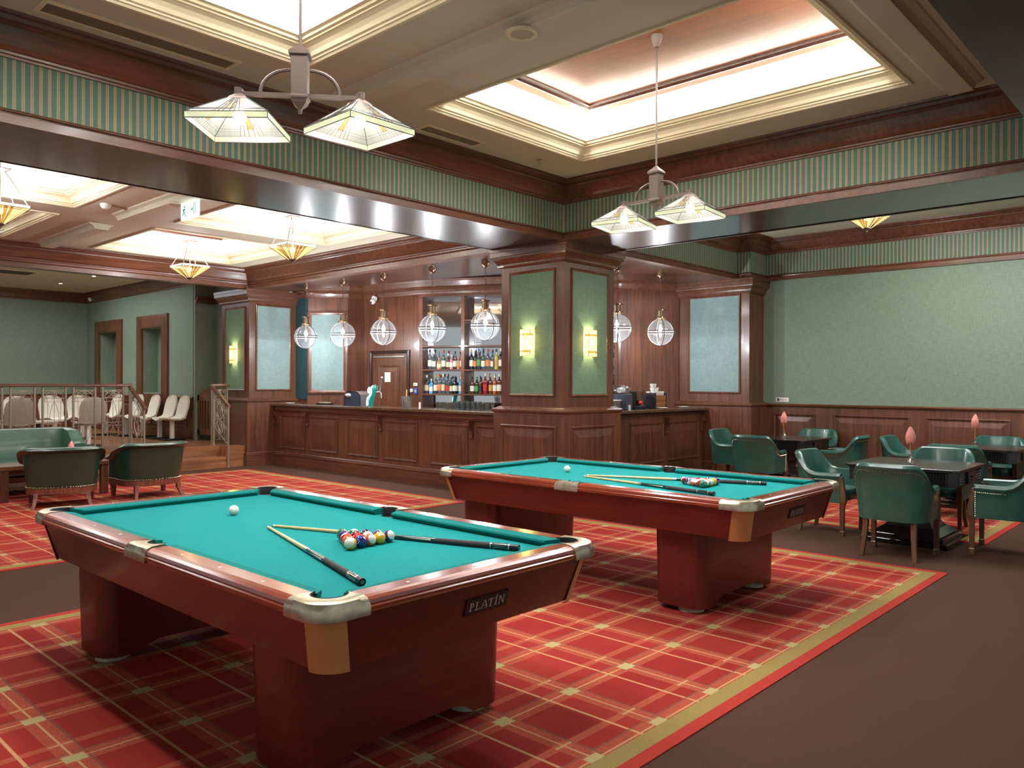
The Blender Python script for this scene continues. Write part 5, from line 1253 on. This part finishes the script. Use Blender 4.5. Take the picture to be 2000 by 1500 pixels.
t = thing('espresso_grinder', 'dark brown coffee machine with red knob between till and drawer box', 'coffee machine', (10.42,6.96,ZBAR), R(15))
MB().box(-.13,-.09,0,.13,.10,.05).box(-.12,.0,.05,.12,.10,.28).build('body', M['blk'], t, .008); MB().frus((-.03,-.03,.13),(-.03,-.03,.28), .05, .08, 14).build('hopper', mat('hopper_brown', lin(96,72,54), .3), t); MB().sphere((-.06,-.06,.10), .035).build('red_knob', mat('red_knob', lin(200,40,40), .3), t)

# ------------------------------------------------------------------ ceiling and wall fittings
def vent(lb, c, U, hu, hv, z, mt='grille'):
    t = thing('ceiling_vent', lb, 'vent', (*c, z)); U = Vector(U); V = Vector((-U.y, U.x, 0))
    MB().sweep([-U*hu-V*hv, U*hu-V*hv, U*hu+V*hv, -U*hu+V*hv], [(0,0),(0,-.006),(.03,-.010),(.035,0)], closed=True).build('frame', M['crown'], t)
    MB().obox((0,0,-.002), U, V, (0,0,1), hu-.03, hv-.03, .001).build('backing', M['blk'] if mt == 'blk' else M['dk'], t)
    n = max(6, int(hv*2/.014)); q = None
    n = 12
    for k in range(n):
        p = V*(-(hv-.035)+(2*hv-.07)*k/(n-1))
        if q is None: o = q = MB().obox((0,0,0), U, (V+Vector((0,0,.6))).normalized(), V, hu-.032, .0035, .003).build('slat', M['grille'], t)
        else: o = q.copy(); COL.objects.link(o)
        o.location = (p.x, p.y, -.006)
vent('long ceiling air vent above the striped frieze at the upper left', (2.30,5.59), (1,0,0), .66, .11, ZC1)
vent('ceiling air vent between the billiard lamp and the coffered light well', (5.20,5.62), (1,0,0), .38, .10, ZC1)
vent('square ceiling air vent over the raised platform at the left edge', (4.95,18.3), (1,0,0), .35, .35, 3.75)
t = thing('ceiling_speaker', 'round white ceiling speaker between the two light wells', 'speaker', (3.87,3.50,ZC1-.076)); MB().lathe([(.001,-.004),(.075,-.005),(.085,-.012),(.10,-.012),(.112,0)], n=28).build('rim', M['crown'], t); MB().lathe([(.001,-.007),(.08,-.006)], n=20).build('grille', M['grille'], t)
t = thing('ceiling_speaker', 'round white ceiling speaker left of the exit sign', 'speaker', (3.96,8.75,ZC2-.076)); MB().lathe([(.001,-.004),(.085,-.005),(.10,-.012),(.125,-.012),(.135,0)], n=28).build('rim', M['crown'], t); MB().lathe([(.001,-.007),(.09,-.006)], n=20).build('grille', M['grille'], t)
t = thing('smoke_detector', 'white smoke detector on the ceiling near the exit sign', 'smoke detector', (3.55,9.7,ZC2)); MB().lathe([(.06,0),(.06,-.02),(.04,-.05),(.02,-.058),(.001,-.058)], n=18).build('housing', M['white'], t)
def sprink(lb, x, y, z):
    t = thing('sprinkler_head', lb, 'sprinkler', (x, y, z)); MB().lathe([(.035,0),(.035,-.006),(.012,-.01),(.001,-.01)], n=14).build('escutcheon', M['steel'], t); MB().frus((0,0,-.008),(0,0,-.04), .008, .006, 8).frus((0,0,-.045),(0,0,-.048), .018, .018, 10).build('head', M['steel'], t)
sprink('sprinkler head on the ceiling before the central pillar corner', 6.38, 5.52, ZC1); sprink('sprinkler head on the ceiling at far left of the lounge', 3.2, 12.4, ZC2); sprink('sprinkler head on the ceiling above the green right wall', 11.37, 3.32, ZC1)
def downlight(lb, x, y, z, W, grp):
    t = thing('downlight', lb, 'downlight', (x, y, z), 0, grp); MB().lathe([(.05,0),(.05,-.006),(.036,-.007)], n=18).build('ring', M['steel'], t); MB().lathe([(.001,-.005),(.036,-.005)], n=14).build('lens', M['spot'], t)
    l = bpy.data.lights.new('downlight_beam', 'SPOT'); l.energy = W; l.spot_size = R(95); l.spot_blend = .7; l.shadow_soft_size = .03; l.color = (1,.95,.88)
    o = bpy.data.objects.new('downlight_beam', l); COL.objects.link(o); o.parent = t; o.location = (0,0,-.02)
downlight('downlight in the bar ceiling above the dark door', 9.05, 11.70, 3.41, 25, 'downlights over the back bar'); downlight('downlight in the bar ceiling left of the bottle shelves', 9.25, 10.90, 3.41, 25, 'downlights over the back bar'); downlight('downlight in the bar ceiling above the bottle shelves', 9.62, 10.0, 3.41, 25, 'downlights over the back bar')
downlight('bright downlight in the platform ceiling left of the camera', 6.22, 19.6, 3.75, 90, 'downlights over the platform'); downlight('downlight in the platform ceiling right of the camera', 6.25, 17.7, 3.75, 90, 'downlights over the platform')
def cctv(lb, c, N):
    N = Vector(N).normalized(); t = thing('security_camera', lb, 'camera', c); MB().frus(N*0, N*.05, .055, .05, 16).build('mount', M['white'], t); MB().sphere(N*.06+Vector((0,0,-.06)), .055, 14, 10).build('housing', M['white'], t)
    MB().sphere(N*.095+Vector((0,0,-.075)), .026, 12, 8).build('lens', M['blk'], t)
p = D0+Dd*.36+Dn*.05+Vector((0,0,3.14)); cctv('white dome security camera on the bar wall above the dark door', tuple(p), Dn)
cctv('white dome security camera in the far corner of the platform ceiling', (7.425,21.1,3.64), (-1,0,0))
t = thing('exit_sign', 'lit white hanging exit sign with green running figure symbol', 'sign', (3.98,8.48,3.42))
bx = MB().box(-.018,-.19,-.09,.018,.19,.09).build('light_box', mat('lit_sign_face', (.85,.95,1,1), .4, emit=1.6, ecol=(.8,.93,1,1)), t, .004)
for y in (-.15,.15): MB().frus((0,y,.09),(0,y,.18), .003, .003, 5).build('hanger', M['lead'], t)
q = MB(); xx = -.0195; bar_ = lambda a, b, c, d, r=.007: q.tube([(xx,-a,b),(xx,-c,d)], r, 4)
q.sphere((xx,.09,.045), .012, 8, 6); bar_(-.095,.03,-.11,-.01,.012); bar_(-.11,-.01,-.08,-.035); bar_(-.08,-.035,-.075,-.06); bar_(-.11,-.01,-.13,-.04); bar_(-.13,-.04,-.15,-.04); bar_(-.095,.025,-.065,.01); bar_(-.095,.025,-.13,.015)
bar_(.03,.0,.10,.0,.006); bar_(.10,.0,.08,.02,.006); bar_(.10,.0,.08,-.02,.006); bar_(.125,.055,.125,-.055,.005); bar_(.16,.055,.16,-.055,.005); bar_(.125,.055,.16,.055,.005)
q.build('pictogram', M['grn'], bx)
t = thing('switch_plate', 'white wall plate with black switch and sockets above the wainscot', 'switch', (12.596,5.60,1.285))
MB().box(-.006,-.11,-.035,.0,.11,.035).build('plate', M['white'], t, .002); MB().box(-.009,.05,-.022,-.006,.085,.022).build('switch', M['blk'], t)
for k in range(3): MB().box(-.009,.02-k*.04-.012,-.012,-.006,.02-k*.04+.012,.012).build('socket', M['grille'], t)
